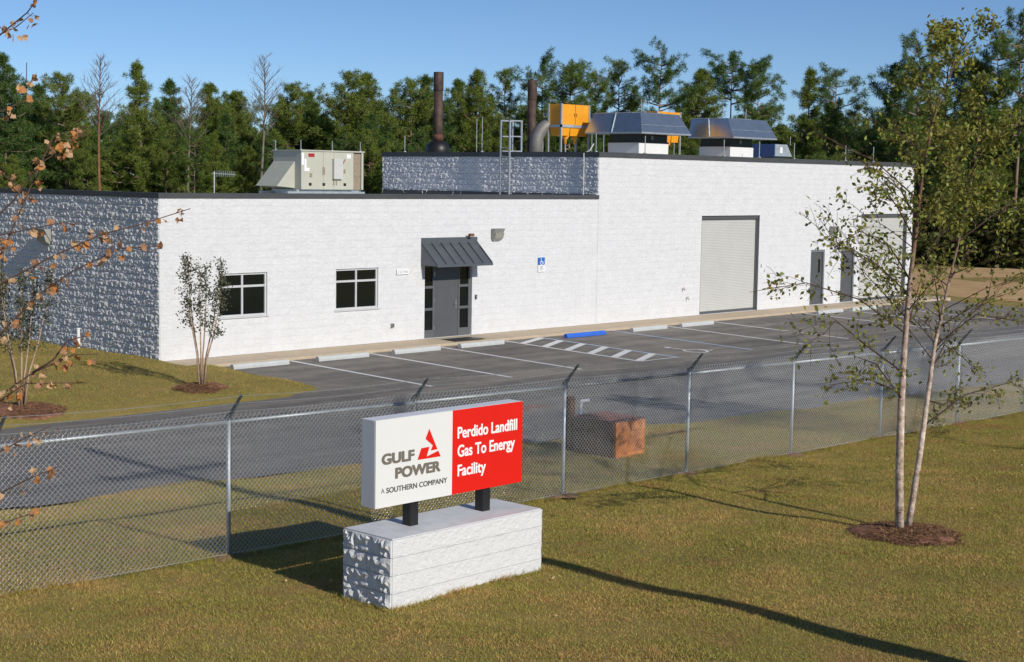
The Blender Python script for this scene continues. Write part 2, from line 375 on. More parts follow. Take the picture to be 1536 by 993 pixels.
# split-face blocks
rng = np.random.default_rng(7)
def block_grid(w, h, nx, nz, amp, r, inset=.002, back=.016, edge=.6, soft=.45, flush=0.0, insu=None):
    insu = inset if insu is None else insu; u = np.linspace(insu, w-insu, nx+1); v = np.linspace(inset, h-inset, nz+1)
    D = r.random((nz+1, nx+1))**1.25
    # a slow swell plus chipped facets
    sw_ = np.outer(np.sin(np.linspace(0, math.pi, nz+1))**.6, np.sin(np.linspace(0, math.pi, nx+1))**.5)
    for _ in range(1):
        P = np.pad(D, 1, mode='edge'); D = (1-soft)*D+soft*(P[:-2,1:-1]+P[2:,1:-1]+P[1:-1,:-2]+P[1:-1,2:])/4
    tilt = np.linspace(r.uniform(-.4,.4), r.uniform(-.4,.4), nx+1)[None, :]
    D = amp*(np.clip(.1+1.1*D+.6*tilt, 0, 1.5))*(edge+(1-edge)*sw_)
    D[0,:] *= edge; D[-1,:] *= edge; D[:,0] *= edge; D[:,-1] *= edge
    if flush:
        c_ = amp*.62 if flush > .8 else amp*.42
        for ed in (np.s_[0,:], np.s_[-1,:], np.s_[:,0], np.s_[:,-1]): D[ed] = D[ed]*(1-flush)+c_*flush
    ju = (u[1]-u[0])*.32; jv = (v[1]-v[0])*.32
    U, W = np.meshgrid(u, v); U = U.copy(); W = W.copy()
    U[:,1:-1] += r.uniform(-ju, ju, U[:,1:-1].shape); W[1:-1,:] += r.uniform(-jv, jv, W[1:-1,:].shape)
    V = np.stack([U, -D, W], -1).reshape(-1, 3); n1 = nx+1
    F = []
    for j in range(nz):
        for i in range(nx):
            a = j*n1+i
            if (i+j) % 2: F += [(a, a+1, a+n1+1), (a, a+n1+1, a+n1)]
            else: F += [(a, a+1, a+n1), (a+1, a+n1+1, a+n1)]
    rim = [i for i in range(n1)]+[j*n1+nx for j in range(1, nz+1)]+[nz*n1+i for i in range(nx-1, -1, -1)]+[j*n1 for j in range(nz-1, 0, -1)]
    bk = V[rim].copy(); bk[:,1] = back; n0 = len(V); V = np.vstack([V, bk]); m = len(rim)
    for k in range(m): F += [(rim[k], n0+k, n0+(k+1) % m), (rim[k], n0+(k+1) % m, rim[(k+1) % m])]
    return V, np.array(F)
NV = 14
VAR = [block_grid(BL, CO, 7, 5, .050, rng, .0028, edge=.88, soft=.2, flush=.4) for _ in range(NV)]
HALF = [block_grid(BL/2, CO, 4, 5, .050, rng, .0028, edge=.88, soft=.2, flush=.4) for _ in range(5)]
VARF = [block_grid(BL, CO, 8, 4, .017, rng, .0009, edge=.97, flush=.93) for _ in range(NV)]
def course(x0, x1, odd):
    out = []; a = x0
    first = BL/2 if odd else BL
    e = x0+first
    while a < x1-1e-4:
        e = min(e, x1); out.append((a, e)); a = e; e = a+BL
    return out
def cut(iv, holes):
    out = [iv]
    for h0, h1 in holes:
        nxt = []
        for a, b in out:
            if h1 <= a or h0 >= b: nxt.append((a, b)); continue
            if h0-a > .02: nxt.append((a, h0))
            if b-h1 > .02: nxt.append((h1, b))
        out = nxt
    return out
def facing(x0, x1, c0, c1, holes, var, skip=lambda a, b, c: False):
    """all blocks of a wall in the local plane: returns joined arrays"""
    Vs = []; Fs = []; n = 0
    for c in range(c0, c1):
        hz = [(h[0], h[1]) for h in holes if h[2] < (c+.5)*CO < h[3]]
        for iv in course(x0, x1, c % 2):
            for a, b in cut(iv, hz):
                if skip(a, b, c): continue
                V, F = var[int(rng.integers(len(var)))]
                W = V.copy(); W[:,0] = a+W[:,0]*(b-a)/BL; W[:,2] += c*CO
                Vs.append(W); Fs.append(F+n); n += len(W)
    return np.vstack(Vs), np.vstack(Fs)
def rotL(V, X):        # local plane (u, -d, z) -> wall that faces -X
    return np.stack([X+V[:,1], -V[:,0], V[:,2]], 1)
VV = []; FF = []; nn = 0
def addvf(V, F):
    global nn
    VV.append(V); FF.append(F+nn); nn += len(V)
addvf(*facing(0, HX, 0, 21, OPEN, VARF)); addvf(*facing(HX+.006, XE, 0, 28, OPEN, VARF))
# left wall: u runs from -YB to 0 in the local plane; the 300 blocks nearest the front corner are single parts
count = 0; single = []
order = []
for c in range(21):
    a = 0.0; first = BL/2 if c % 2 else BL; e = first
    while a < YB-1e-4:
        e = min(e, YB); order.append((a, e, c)); a = e; e = a+BL
order.sort(key=lambda t: t[0])
vm = [np_mesh('split_face_block', *v) for v in VAR]; hm = [np_mesh('split_face_block', *v) for v in HALF]
for m_ in vm+hm: m_.materials.append(m_white)
for k, (a, e, c) in enumerate(order):
    full = abs((e-a)-BL) < .01; half = abs((e-a)-BL/2) < .01
    if k < 300 and (full or half):
        src = vm if full else hm
        o = link('split_face_block', src[int(rng.integers(len(src)))], None, bld)
        o.location = (0, e, c*CO); o.rotation_euler = (0, 0, -math.pi/2)
    else:
        V, F = VAR[int(rng.integers(NV))]; W = V.copy(); W[:,0] = -e+W[:,0]*(e-a)/BL; W[:,2] += c*CO
        addvf(rotL(W, 0), F)
V, F = facing(-YB, 0, 21, 28, [], VAR); addvf(rotL(V, HX), F)
stuff(link('split_face_blocks', np_mesh('split_face_blocks', np.vstack(VV), np.vstack(FF)), m_white, bld))
# parapet caps
def capring(x0, x1, y0, y1, z0, z1, w=.32, lip=.03):
    b = MB()
    b.box(x0-lip, x1+lip, y0-lip, y0+w, z0, z1); b.box(x0-lip, x0+w, y0+w, y1-w, z0, z1); b.box(x1-w, x1+lip, y0+w, y1-w, z0, z1); b.box(x0-lip, x1+lip, y1-w, y1+lip, z0, z1)
    return b
b = MB(); b.box(-.045, HX-.002, -.045, .3, ZLOW, 4.40).box(-.045, .3, .3, YB, ZLOW, 4.40)
b.build('parapet_cap', m_cap, bld)
capring(HX, XE, 0, YB, ZHIGH, 5.86, .32, .045).build('parapet_cap', m_cap, bld)
MB().box(HX-.05, HX-.036, .3, YB-.02, ZLOW-.08, ZLOW+.16).build('roof_flashing', m_cap, bld)

# windows
def window(x0, x1, z0, z1):
    w = MB(); t = .055; yf = .035; yb = .10
    w.box(x0, x1, yf, yb, z1-t, z1).box(x0, x1, yf, yb, z0+.03, z0+.03+t).box(x0, x0+t, yf, yb, z0+.03+t, z1-t).box(x1-t, x1, yf, yb, z0+.03+t, z1-t)
    win = w.build('window', m_alum, bld)
    xm = (x0+x1)/2; zm = z0+(z1-z0)*.70
    MB().box(xm-.03, xm+.03, yf+.004, yb, z0+.03+t, z1-t).build('mullion', m_alum, win)
    for a, c in ((x0+t, xm-.03), (xm+.03, x1-t)):
        MB().box(a, c, yf+.006, yb, zm-.03, zm+.03).build('transom', m_alum, win)
        MB().box(a, c, yf+.04, yf+.05, z0+.03+t, zm-.03).build('pane', m_glass, win)
        MB().box(a, c, yf+.04, yf+.05, zm+.03, z1-t).build('pane', m_glass, win)
    MB().box(x0-.04, x1+.04, -.045, yf, z0-.01, z0+.035).build('sill', m_alum, win)
    MB().box(x0, x1, yb+.002, .2, z0, z1).build('window_backing', m_black, win)
window(*OPEN[0]); window(*OPEN[1])
# entrance: leaf with sidelights
x0, x1, z0, z1 = OPEN[2]
e = MB(); yf = .09; t = .06; zb = .24
xl0, xl1 = x0+.50, x1-.50
e.box(x0, x0+t, yf, yf+.08, 0, z1).box(x1-t, x1, yf, yf+.08, 0, z1).box(x0+t, x1-t, yf, yf+.08, z1-t, z1).box(xl0-t, xl0, yf, yf+.08, 0, z1-t).box(xl1, xl1+t, yf, yf+.08, 0, z1-t)
fr = e.build('entrance_frame', m_dgrey2, bld)
for a, c in ((x0+t, xl0-t), (xl1+t, x1-t)):
    zs = [zb, zb+.60, zb+.68, zb+1.28, zb+1.36, z1-t]
    MB().box(a, c, yf+.004, yf+.08, 0, zb).build('kick_panel', m_dgrey2, fr)
    for q in (1, 3): MB().box(a, c, yf+.004, yf+.08, zs[q], zs[q+1]).build('glazing_bar', m_dgrey2, fr)
    for q in (0, 2, 4): MB().box(a, c, yf+.035, yf+.045, zs[q], zs[q+1]).build('pane', m_glass, fr)
door = MB().box(xl0, xl1, yf+.012, yf+.06, .01, z1-t).build('door', m_dgrey, bld, bevel=.004)
MB().box(xl1-.13, xl1-.07, yf, yf+.012, .86, 1.14).tube([(xl1-.10, yf-.04, 1.0), (xl1-.21, yf-.04, .99)], .012).tube([(xl1-.10, yf+.01, 1.0), (xl1-.10, yf-.04, 1.0)], .014).build('handle', m_steel, door)
for z in (.3, 1.15, 1.95): MB().box(xl0+.002, xl0+.03, yf+.004, yf+.012, z-.06, z+.06).build('hinge', m_steel, door)
MB().box(x0, x1, yf+.085, .2, 0, z1).build('entrance_backing', m_black, bld)
# two plain steel doors
for (x0, x1, z0, z1), win_r in ((OPEN[4], .74), (OPEN[5], .30)):
    f = MB().box(x0, x0+.05, .02, .12, 0, z1).box(x1-.05, x1, .02, .12, 0, z1).box(x0+.05, x1-.05, .02, .12, z1-.10, z1).build('door_frame', m_jamb, bld)
    d = MB().box(x0+.05, x1-.05, .075, .12, .01, z1-.10).build('door', m_dgrey, bld)
    xc = x0+(x1-x0)*win_r
    MB().box(xc-.07, xc+.07, .066, .074, 1.30, 1.85).build('vision_pane', m_glass, d)
    hx = x1-.16 if win_r > .5 else x0+.16
    MB().box(hx-.03, hx+.03, .055, .074, .92, 1.12).tube([(hx, .03, 1.02), (hx-.10, .03, 1.02)], .012).build('handle', m_steel, d)
    MB().box(x0+.05, x1-.05, .0, .075, -.003, .02).build('threshold', m_alum, d)
    MB().box(x0, x1, .125, .2, 0, z1).build('door_backing', m_black, bld)
# roll-up doors
for k, (x0, x1, z0, z1) in enumerate((OPEN[3], OPEN[6])):
    V = []; F = []; n = 58; hh = z1-.10-.0; dz = (hh-.09)/n; i = 0
    prof = []
    for s_ in range(n):
        zb = .09+s_*dz
        prof += [(.150, zb), (.141, zb+dz*.30), (.141, zb+dz*.70), (.150, zb+dz*.97)]
    for y, z in prof: V += [(x0+.06, y, z), (x1-.06, y, z)]
    for j in range(len(prof)-1): F.append((2*j, 2*j+1, 2*j+3, 2*j+2))
    rd = link('roll_up_door', np_mesh('roll_up_door', V, F), m_rollup, bld)
    MB().box(x0+.06, x1-.06, .12, .17, .0, .085).build('bottom_bar', m_dgrey, rd)
    MB().box(x0, x1, .05, .199, z1-.13, z1-.002).build('hood_box', m_dgrey, rd)
    for a, c in ((x0, x0+.055), (x1-.055, x1)): MB().box(a, c, .11, .199, 0, z1-.13).build('guide_rail', m_dgrey2, rd)
    for a, c, zz in ((x1-.014, x1-.002, z1-.002), (x0+.002, x0+.014, z1-.13)): MB().box(a, c, -.012, .108, 0, zz).build('jamb', m_jamb, rd)
    MB().box(x0, x1, .2, .21, 0, z1).build('door_backing', m_black, bld)
# awning: sloping standing-seam roof, closed cheeks
ax0, ax1, azt, azb, ay = 9.30, 11.68, 3.08, 2.25, -.74
aw = MB().hexa([(ax0,ay,azb),(ax1,ay,azb),(ax1,-.01,azt-.20),(ax0,-.01,azt-.20)], [(ax0,ay,azb+.03),(ax1,ay,azb+.03),(ax1,-.01,azt-.17),(ax0,-.01,azt-.17)]).build('awning', m_awn, bld)
MB().box(ax0, ax1, -.05, -.005, azt-.20, azt).build('wall_flashing', m_awn, aw)
for k in range(7):
    x = ax0+.015+(ax1-ax0-.03)*k/6
    MB().hexa([(x-.012,ay,azb+.031),(x+.012,ay,azb+.031),(x+.012,-.05,azt-.172),(x-.012,-.05,azt-.172)], [(x-.012,ay,azb+.07),(x+.012,ay,azb+.07),(x+.012,-.05,azt-.135),(x-.012,-.05,azt-.135)]).build('standing_seam', m_awn, aw)
for x in (ax0, ax1-.02): MB().poly([(x, ay+.02, azb-.001), (x, -.008, azt-.21), (x, -.008, azb-.001)], (.02, 0, 0)).build('cheek', m_awn, aw)
MB().box(ax0, ax1, ay-.015, ay, azb-.03, azb+.035).build('fascia', m_awn, aw)
# coupling, meter and hose bibs on the front wall
def wall_lamp(name, label, loc, rot, s=1.0):
    t = thing(name, label, 'lamp', loc, 'wall lamps on the building'); t.rotation_euler = (0, 0, rot)
    MB().hexa([(-.22,-.10,.02),(.22,-.10,.02),(.22,.0,-.14),(-.22,.0,-.14)], [(-.22,-.20,.20),(.22,-.20,.20),(.22,.0,.20),(-.22,.0,.20)]).build('housing', m_lamp, t, bevel=.012)
    MB().hexa([(-.19,-.14,-.10),(.19,-.14,-.10),(.19,-.02,-.19),(-.19,-.02,-.19)], [(-.19,-.19,.06),(.19,-.19,.06),(.19,-.02,.06),(-.19,-.02,.06)]).build('lens', m_lens, t)
    MB().box(-.15, .15, -.02, .0, -.2, .12).build('back_plate', m_lamp, t)
    t.scale = (s, s, s); return t
wall_lamp('wall_lamp', 'grey wall lamp to the right of the entrance awning', (12.54, -.03, 3.13), 0)
wall_lamp('wall_lamp', 'grey wall lamp above the two plain steel doors', (32.3, -.03, 2.98), 0)
wall_lamp('wall_lamp', 'grey wall lamp on the shaded left end wall', (-.035, 5.55, 3.06), -math.pi/2, 1.15)
t = thing('parking_sign', 'small blue and white accessible parking sign on the white wall', 'sign', (14.69, -.03, 1.88))
pl = MB().box(-.155, .155, -.012, 0, .235, .47).build('blue_plate', m_hcblue, t)
MB().box(-.155, .155, -.012, 0, 0, .228).build('white_plate', m_sticker, t)
w = MB()
for k in range(12):
    a0, a1 = R(150+k*20), R(150+k*20+21); r0, r1 = .055, .075
    w.poly([(.0+r0*math.cos(a0), -.0125, .31+r0*math.sin(a0)), (r1*math.cos(a0), -.0125, .31+r1*math.sin(a0)), (r1*math.cos(a1), -.0125, .31+r1*math.sin(a1)), (r0*math.cos(a1), -.0125, .31+r0*math.sin(a1))], (0, -.003, 0))
w.box(-.035, -.012, -.0156, -.0126, .31, .40).box(-.012, .05, -.0156, -.0126, .33, .352).poly([(.045, -.0126, .345), (.085, -.0126, .265), (.105, -.0126, .272), (.065, -.0126, .352)], (0, -.003, 0)).box(-.042, -.006, -.0156, -.0126, .41, .445)
w.build('wheelchair_symbol', m_sticker, t)
for k, (a, c) in enumerate(((-.09,.09), (-.06,.06), (-.10,.10), (-.05,.05))): MB().box(a, c, -.0145, -.0125, .175-.04*k, .19-.04*k).build('printed_line', m_jamb, t)
t = thing('address_plate', 'small white house number plate between window and entrance', 'plate', (8.54, -.035, 2.0))
MB().box(-.25, .25, -.012, 0, 0, .16).build('plate', m_sticker, t)
t = thing('wall_outlet', 'grey outlet box low on the wall left of the entrance', 'outlet', (8.13, -.03, .43))
MB().box(-.05, .05, -.05, 0, 0, .12).build('box', m_lamp, t, bevel=.006); MB().box(-.035, .035, -.062, -.05, .015, .105).build('cover', m_dgrey2, t)
t = thing('card_reader', 'small dark card reader on the wall right of the entrance', 'card reader', (11.66, -.03, 1.12))
MB().box(-.03, .03, -.04, 0, 0, .14).build('case', m_dgrey, t, bevel=.005); MB().box(-.015, .015, -.046, -.04, .05, .11).build('button', m_lamp, t)
for n_, (x, z, lb) in enumerate(((22.35, 1.0, 'upper'), (22.6, .66, 'lower'))):
    t = thing('hose_tap', f'small {lb} wall tap left of the nearer roll-up door', 'tap', (x, -.03, z))
    MB().tube([(0, .02, 0), (0, -.08, 0), (0, -.11, -.05)], .018).build('spout', m_lamp, t); MB().tube([(-.04, -.05, .05), (.04, -.05, .05)], .01).build('handle', m_red, t)
t = thing('security_light', 'small tan floodlight perched on top of the entrance awning', 'floodlight', (11.22, -.12, 3.09))
MB().tube([(0, .1, -.05), (0, 0, .02)], .018).build('arm', m_lamp, t); MB().box(-.02, .16, -.1, .0, .01, .10).build('head', m_wood, t, bevel=.01)
t = thing('door_mat', 'dark mat on the sidewalk at the grey entrance', 'mat', (10.45, -.60, -.018)); t.rotation_euler = (R(-1.5), 0, 0)
MB().box(-.62, .62, -.42, .42, 0, .012).build('mat', m_black, t); MB().box(-.66, .66, -.45, -.42, 0, .008).box(-.66, .66, .42, .45, 0, .008).build('mat_edge', m_dgrey, t)
t = thing('standpipe', 'short white pipe standing in the grass against the shaded end wall', 'pipe', (-.16, 3.72, -.05))
MB().tube([(0, 0, 0), (0, 0, .62)], .045, 12).build('pipe', m_pvc, t); MB().tube([(0, 0, .62), (0, 0, .66)], .055, 12).build('pipe_cap', m_pvc, t)

# ------------------------------------------------------------------ wheel stops
stops = [(1.03,2.86,'leftmost grey concrete wheel stop, beside the grass bank'), (3.87,5.68,'grey concrete wheel stop below the second window'), (6.65,8.46,'grey concrete wheel stop just left of the entrance door'), (9.30,11.15,'grey concrete wheel stop directly before the entrance mat'),
         (14.05,15.95,'bright blue wheel stop of the accessible parking stall'), (17.38,19.22,'grey concrete wheel stop next right of the blue one'), (20.06,21.9,'grey concrete wheel stop just left of the nearer roll-up door'), (28.7,30.48,'grey concrete wheel stop left of the first plain steel door'), (31.2,33.0,'farthest grey concrete wheel stop, before the second steel door')]
for a, c, lb in stops:
    b = MB(); y = -1.72; z = g((a+c)/2, y)+.014
    pr = [(-.085, 0), (-.085, .07), (-.05, .135), (.05, .135), (.085, .07), (.085, 0)]
    b.poly([(a, y+p, z+q) for p, q in pr][::-1], (c-a, 0, 0))
    o = b.build('wheel_stop', m_bluepaint if 'blue wheel' in lb else m_stop, None, bevel=.012)
    tag(o, lb, 'wheel stop', 'wheel stops along the sidewalk')

# ------------------------------------------------------------------ roof equipment
zr = ZHIGH-.08
t = thing('rooftop_air_conditioner', 'cream rooftop air conditioner with sloped intake hood on the low roof', 'air conditioner', (7.91, 4.0, 4.19))
zb, zt = .28, 1.52; W_, D_ = 2.56, 1.42
hv = MB().box(0, W_-.42, 0, D_, zb, zt-.04).build('cabinet', m_hvac, t, bevel=.01)
MB().box(-.03, W_+.03, -.03, D_+.03, zt-.04, zt).build('lid', m_hvac, t)
MB().box(W_-.42, W_-.06, .06, D_-.02, zb, zt-.05).build('coil', m_hvac2, t)
MB().box(W_-.08, W_, -.0, .07, zb, zt-.04).box(W_-.08, W_, D_-.07, D_, zb, zt-.04).build('corner_post', m_hvac, t)
MB().hexa([(-.72,.30,.36),(-.70,.30,.36),(-.01,.30,.30),(-.01,.30,.30)], [(-.72,.30,.38),(-.70,.30,.40),(-.01,.30,1.16),(-.01,.30,1.16)])
hd = MB(); hd.add([(-.70,.33,.38),(0,.33,.32),(0,.33,1.16),(-.70,1.40,.38),(0,1.40,.32),(0,1.40,1.16)], [(0,1,2),(3,5,4),(0,2,5,3),(0,3,4,1)]); hd.build('intake_hood', m_hvac, t)
MB().box(-.55, W_+.05, -.02, .10, .10, .22).box(-.55, W_+.05, D_-.10, D_+.02, .10, .22).build('base_rail', m_galv, t)
MB().box(-.1, W_, .11, D_-.11, .0, zb).build('roof_curb', m_galv, t)
for x in (.88, 1.32): MB().box(x, x+.008, -.004, 0, zb, zt-.05).build('panel_seam', m_hvac2, hv)
sw_ = MB().box(1.25, 1.62, -.10, 0, .62, 1.26).build('disconnect_switch', m_rollup, t)
MB().tube([(1.62, -.08, 1.08), (1.70, -.10, 1.25)], .014).build('switch_lever', m_red, sw_)
MB().box(.28, .52, -.008, 0, 1.30, 1.41).build('red_sticker', m_red, t)
for r_ in ((.0,.10,1.05,1.42), (.12,.20,.86,1.24), (.20,.32,.86,.96), (1.85,2.02,1.28,1.41)): MB().box(r_[0], r_[1], -.007, 0, r_[2], r_[3]).build('white_sticker', m_sticker, t)
for x, z in ((.30,.40), (.85,.40), (1.72,.40)): MB().box(x, x+.11, -.006, 0, z, z+.09).build('vent_slot', m_black, t)
for x, z, w, h in ((.33,.66,.1,.13), (.85,.74,.1,.25), (1.28,.42,.06,.2), (1.40,.42,.05,.16), (1.72,.80,.08,.13)): MB().box(x, x+w, -.005, 0, z, z+h).build('data_plate', m_hvac2, t)
t = thing('yagi_antenna', 'thin antenna with a short comb boom on the low roof', 'antenna', (5.33, 5.0, 4.15))
MB().tube([(0, 0, 0), (0, 0, .84)], .02, 6).build('mast', m_galv, t); MB().tube([(-.08, 0, .78), (.80, 0, .75)], .012, 6).build('boom', m_galv, t)
for k in range(10): MB().tube([(.02+.08*k, 0, .68), (.02+.08*k, 0, .86)], .007, 4).build('element', m_galv, t)
# exhaust stacks
def stack(label, loc, ztop, r, collar, flash):
    t = thing('exhaust_stack', label, 'exhaust stack', loc, 'exhaust stacks on the high roof'); zb = loc[2]; h = ztop-zb
    MB().tube([(0,0,.1),(0,0,h-collar)], r*.9, 20, True).build('lower_pipe', m_rust, t, True)
    MB().tube([(0,0,h-collar),(0,0,h-collar+.02),(0,0,h-.01),(0,0,h)], [r*.95,r,r,r*.97], 20).build('upper_pipe', m_black if 0 else m_rust, t, True)
    MB().tube([(0,0,h),(0,0,h+.003)], r*.86, 16).build('pipe_mouth', m_black, t)
    if flash:
        MB().tube([(0,0,.0),(0,0,.38),(0,0,.58),(0,0,.70),(0,0,.74)], [r*2.3,r*2.5,r*2.2,r*1.5,r*1.1], 24).build('storm_collar', m_black, t, True)
        MB().tube([(0,0,.74),(0,0,.98)], r*1.06, 20).build('rusty_band', mat('rust_red', (.11,.045,.028), .8, var=.3, vs=6), t, True)
    return t
stack('tall rusty brown stack with wide black collar, left of the ladder', (19.5, 9.95, zr), 9.0, .195, .72, True)
stack('dark stack rising behind the curved duct', (21.0, 6.35, zr), 8.66, .18, .75, False)
t = thing('curved_exhaust_duct', 'thick grey curved duct bending into the orange filter box', 'duct', (19.2, 4.45, zr))
pts = [(0, 0, 0), (0, 0, .55)]+[(.62-.62*math.cos(a), -.20+.20*math.cos(a), .55+.75*math.sin(a)) for a in [R(x) for x in range(12, 96, 12)]]+[(.95, -.21, 1.31)]
MB().tube(pts, .24, 20).build('duct', m_duct, t, True); MB().tube([(.90,-.21,1.31),(1.12,-.21,1.31)], .27, 20).build('flange', m_rust, t, True)
MB().tube([(0,0,-.02),(0,0,.06)], .30, 20).build('base_ring', m_duct, t, True)
# orange filter boxes in galvanised frames
def filter_box(label, x0, y0, w, d, ztop):
    t = thing('filter_unit', label, 'filter unit', (x0, y0, zr), 'orange filter units on the high roof'); h = ztop-zr
    zb2 = h-.74
    cab = MB().box(.04, w-.04, .03, d, zb2, h).build('cabinet', m_orange, t, bevel=.01)
    MB().box(w/2-.006, w/2+.006, .022, .03, zb2+.01, h-.01).build('door_gap', m_rust, cab)
    for x in (w/2-.07, w/2+.05): MB().box(x, x+.02, .012, .03, zb2+.30, zb2+.42).build('latch', m_rust, cab)
    MB().box(0, w, 0, .05, zb2-.10, zb2).box(0, .05, .05, d+.05, zb2-.10, zb2).box(w-.05, w, .05, d+.05, zb2-.10, zb2).build('frame_beam', m_galv, t)
    for x, y in ((0,0), (w-.06,0), (0,d), (w-.06,d)): MB().box(x, x+.06, y, y+.06, 0, h+.02).build('leg', m_galv, t)
    for k in range(3):
        a = .06+(w-.12)*k/3; c = .06+(w-.12)*(k+1)/3-.02
        MB().hexa([(a+.02,.08,zb2-.40),(c-.02,.08,zb2-.40),(c-.02,d-.08,zb2-.40),(a+.02,d-.08,zb2-.40)], [(a,.04,zb2-.10),(c,.04,zb2-.10),(c,d,zb2-.10),(a,d,zb2-.10)]).build('hopper', m_orange, t)
    for k in (1, 2):
        a = w*k/3-.02
        MB().tube([(a,.25,zb2-.40),(a,.25,zb2-.47),(a,.25,zb2-.54),(a,.25,zb2-.70)], [.13,.12,.06,.05], 12).build('outlet_spout', m_orange, t, True)
        MB().tube([(a,.25,zb2-.70),(a+.05,.25,0)], .025, 6).build('drain_pipe', m_galv, t)
    return t
filter_box('orange filter unit with double doors beside the curved duct', 19.5, 3.5, 1.60, .62, 7.64)
filter_box('orange filter unit mostly hidden behind the nearer galvanised ventilator', 23.55, 2.30, 1.50, .60, 7.52)
# galvanised ventilator hoods
def vent(label, x0, y0, w, d, bx0, bx1, bd, tx0, tx1, td, z_c, z_h0, z_h1, by=-.6):
    t = thing('roof_ventilator', label, 'ventilator', (x0, y0, zr), 'galvanised ventilators on the high roof')
    MB().box(0, w, 0, d, 0, z_c).build('curb', m_curb, t); MB().box(-.02, w+.02, -.02, d+.02, z_c, z_c+.03).build('curb_flange', m_rust, t)
    MB().box(.04, w-.02, .04, d-.04, z_c+.03, z_h0+.25).build('neck', m_neck, t)
    MB().box(w*.42, w*.50, .02, .04, z_c+.12, z_c+.26).build('neck_plate', m_lamp, t)
    B = [(bx0, by, z_h0), (bx1, by, z_h0), (bx1, bd, z_h0), (bx0, bd, z_h0)]; T = [(tx0, by+.38, z_h1), (tx1, by+.38, z_h1), (tx1, td, z_h1), (tx0, td, z_h1)]
    MB().add(B+T, [(4,5,6,7),(0,1,5,4),(1,2,6,5),(2,3,7,6),(3,0,4,7)]).build('hood', m_hood, t)
    MB().add([(x*1.0, y, z-.05) for x, y, z in B]+B, [(0,1,5,4),(1,2,6,5),(2,3,7,6),(3,0,4,7),(0,3,2,1)]).build('hood_lip', m_galv, t)
    # folded seams
    ym = (by+bd)/2; f = .52
    p0 = Vector(B[0]).lerp(Vector(B[3]), f); p1 = Vector(T[0]).lerp(Vector(T[3]), f)
    MB().tube([p0+Vector((-.012,0,0)), p1+Vector((-.012,0,.01))], .022, 6).build('seam', m_galv, t)
    MB().tube([Vector(T[0])+Vector((.0,.35,.0)), Vector(T[3])], .02, 6).tube([Vector(T[0])+Vector((0,.35,0)), Vector(T[1])*.6+Vector(T[0])*.4], .02, 6).build('ridge_fold', m_galv, t)
    q0 = Vector(B[0]).lerp(Vector(T[0]), .38); q1 = Vector(B[1]).lerp(Vector(T[1]), .38)
    MB().tube([q0+Vector((0,-.004,0)), q1+Vector((0,-.004,0))], .007, 4).build('bead', m_galv, t)
    return t
vent('nearer galvanised roof ventilator hood on a white curb', 20.9, 1.0, 1.71, 1.44, -.60, 2.28, 2.06, -.22, 2.02, 1.95, .66, 1.02, 1.72)
vent('farther galvanised roof ventilator hood on a white curb, orange reflection', 26.47, 1.0, 1.54, 1.47, -.64, 2.28, 1.55, -.52, 2.05, 1.50, .66, 1.02, 1.72)
t = thing('blue_roof_vent', 'low blue and galvanised vent hood at the far end of the high roof', 'roof vent', (32.0, 3.0, zr))
MB().hexa([(.45,0,.42),(1.76,0,.42),(1.76,1.3,.42),(.45,1.3,.42)], [(.47,.05,.92),(1.45,.05,.92),(1.45,1.25,.92),(.47,1.25,.92)]).build('hood', m_galv, t)
MB().box(.40, .452, -.02, 1.6, .38, .93).build('blue_panel', m_bluepanel, t); MB().box(.55, 1.5, .1, 1.2, 0, .42).build('curb', m_neck, t)
MB().box(.85, 1.02, -.005, .03, .55, .80).build('sticker', m_sticker, t)
# ladder on the step between roofs
t = thing('roof_ladder', 'pale steel access ladder with hoop rails on the roof step', 'ladder', (HX, 4.0, 4.25))
for y in (0, .44):
    MB().box(-.24, -.18, y-.025, y+.025, 0, 2.74).build('stringer', m_galv, t)
    MB().box(.36, .42, y-.025, y+.025, 1.62, 2.74).box(-.18, .36, y-.02, y+.02, 2.69, 2.74).box(-.18, .36, y-.02, y+.02, 2.14, 2.18).box(-.18, .36, y-.02, y+.02, 1.62, 1.66).build('hoop_rail', m_galv, t)
for k in range(6): MB().tube([(-.21, 0, .25+.3*k), (-.21, .44, .25+.3*k)], .015, 6).build('rung', m_galv, t)
for z in (.45, 1.38):
    for y in (0, .44): MB().box(-.19, .0, y-.02, y+.02, z-.025, z+.025).build('wall_bracket', m_galv, t)
# conduit down the step
t = thing('roof_conduit', 'thin white conduit running down the roof step near the front corner', 'conduit', (HX, .62, 4.2))
MB().tube([(.6, .15, 1.95), (.35, .1, 1.72), (-.06, .02, 1.60), (-.07, 0, 1.4), (-.07, 0, .2), (-.1, .03, .12), (-.12, .6, .08)], .022, 6).build('pipe', m_alum, t)
for z in (.5, 1.2): MB().box(-.09, 0, -.03, .03, z, z+.03).build('clip', m_galv, t)
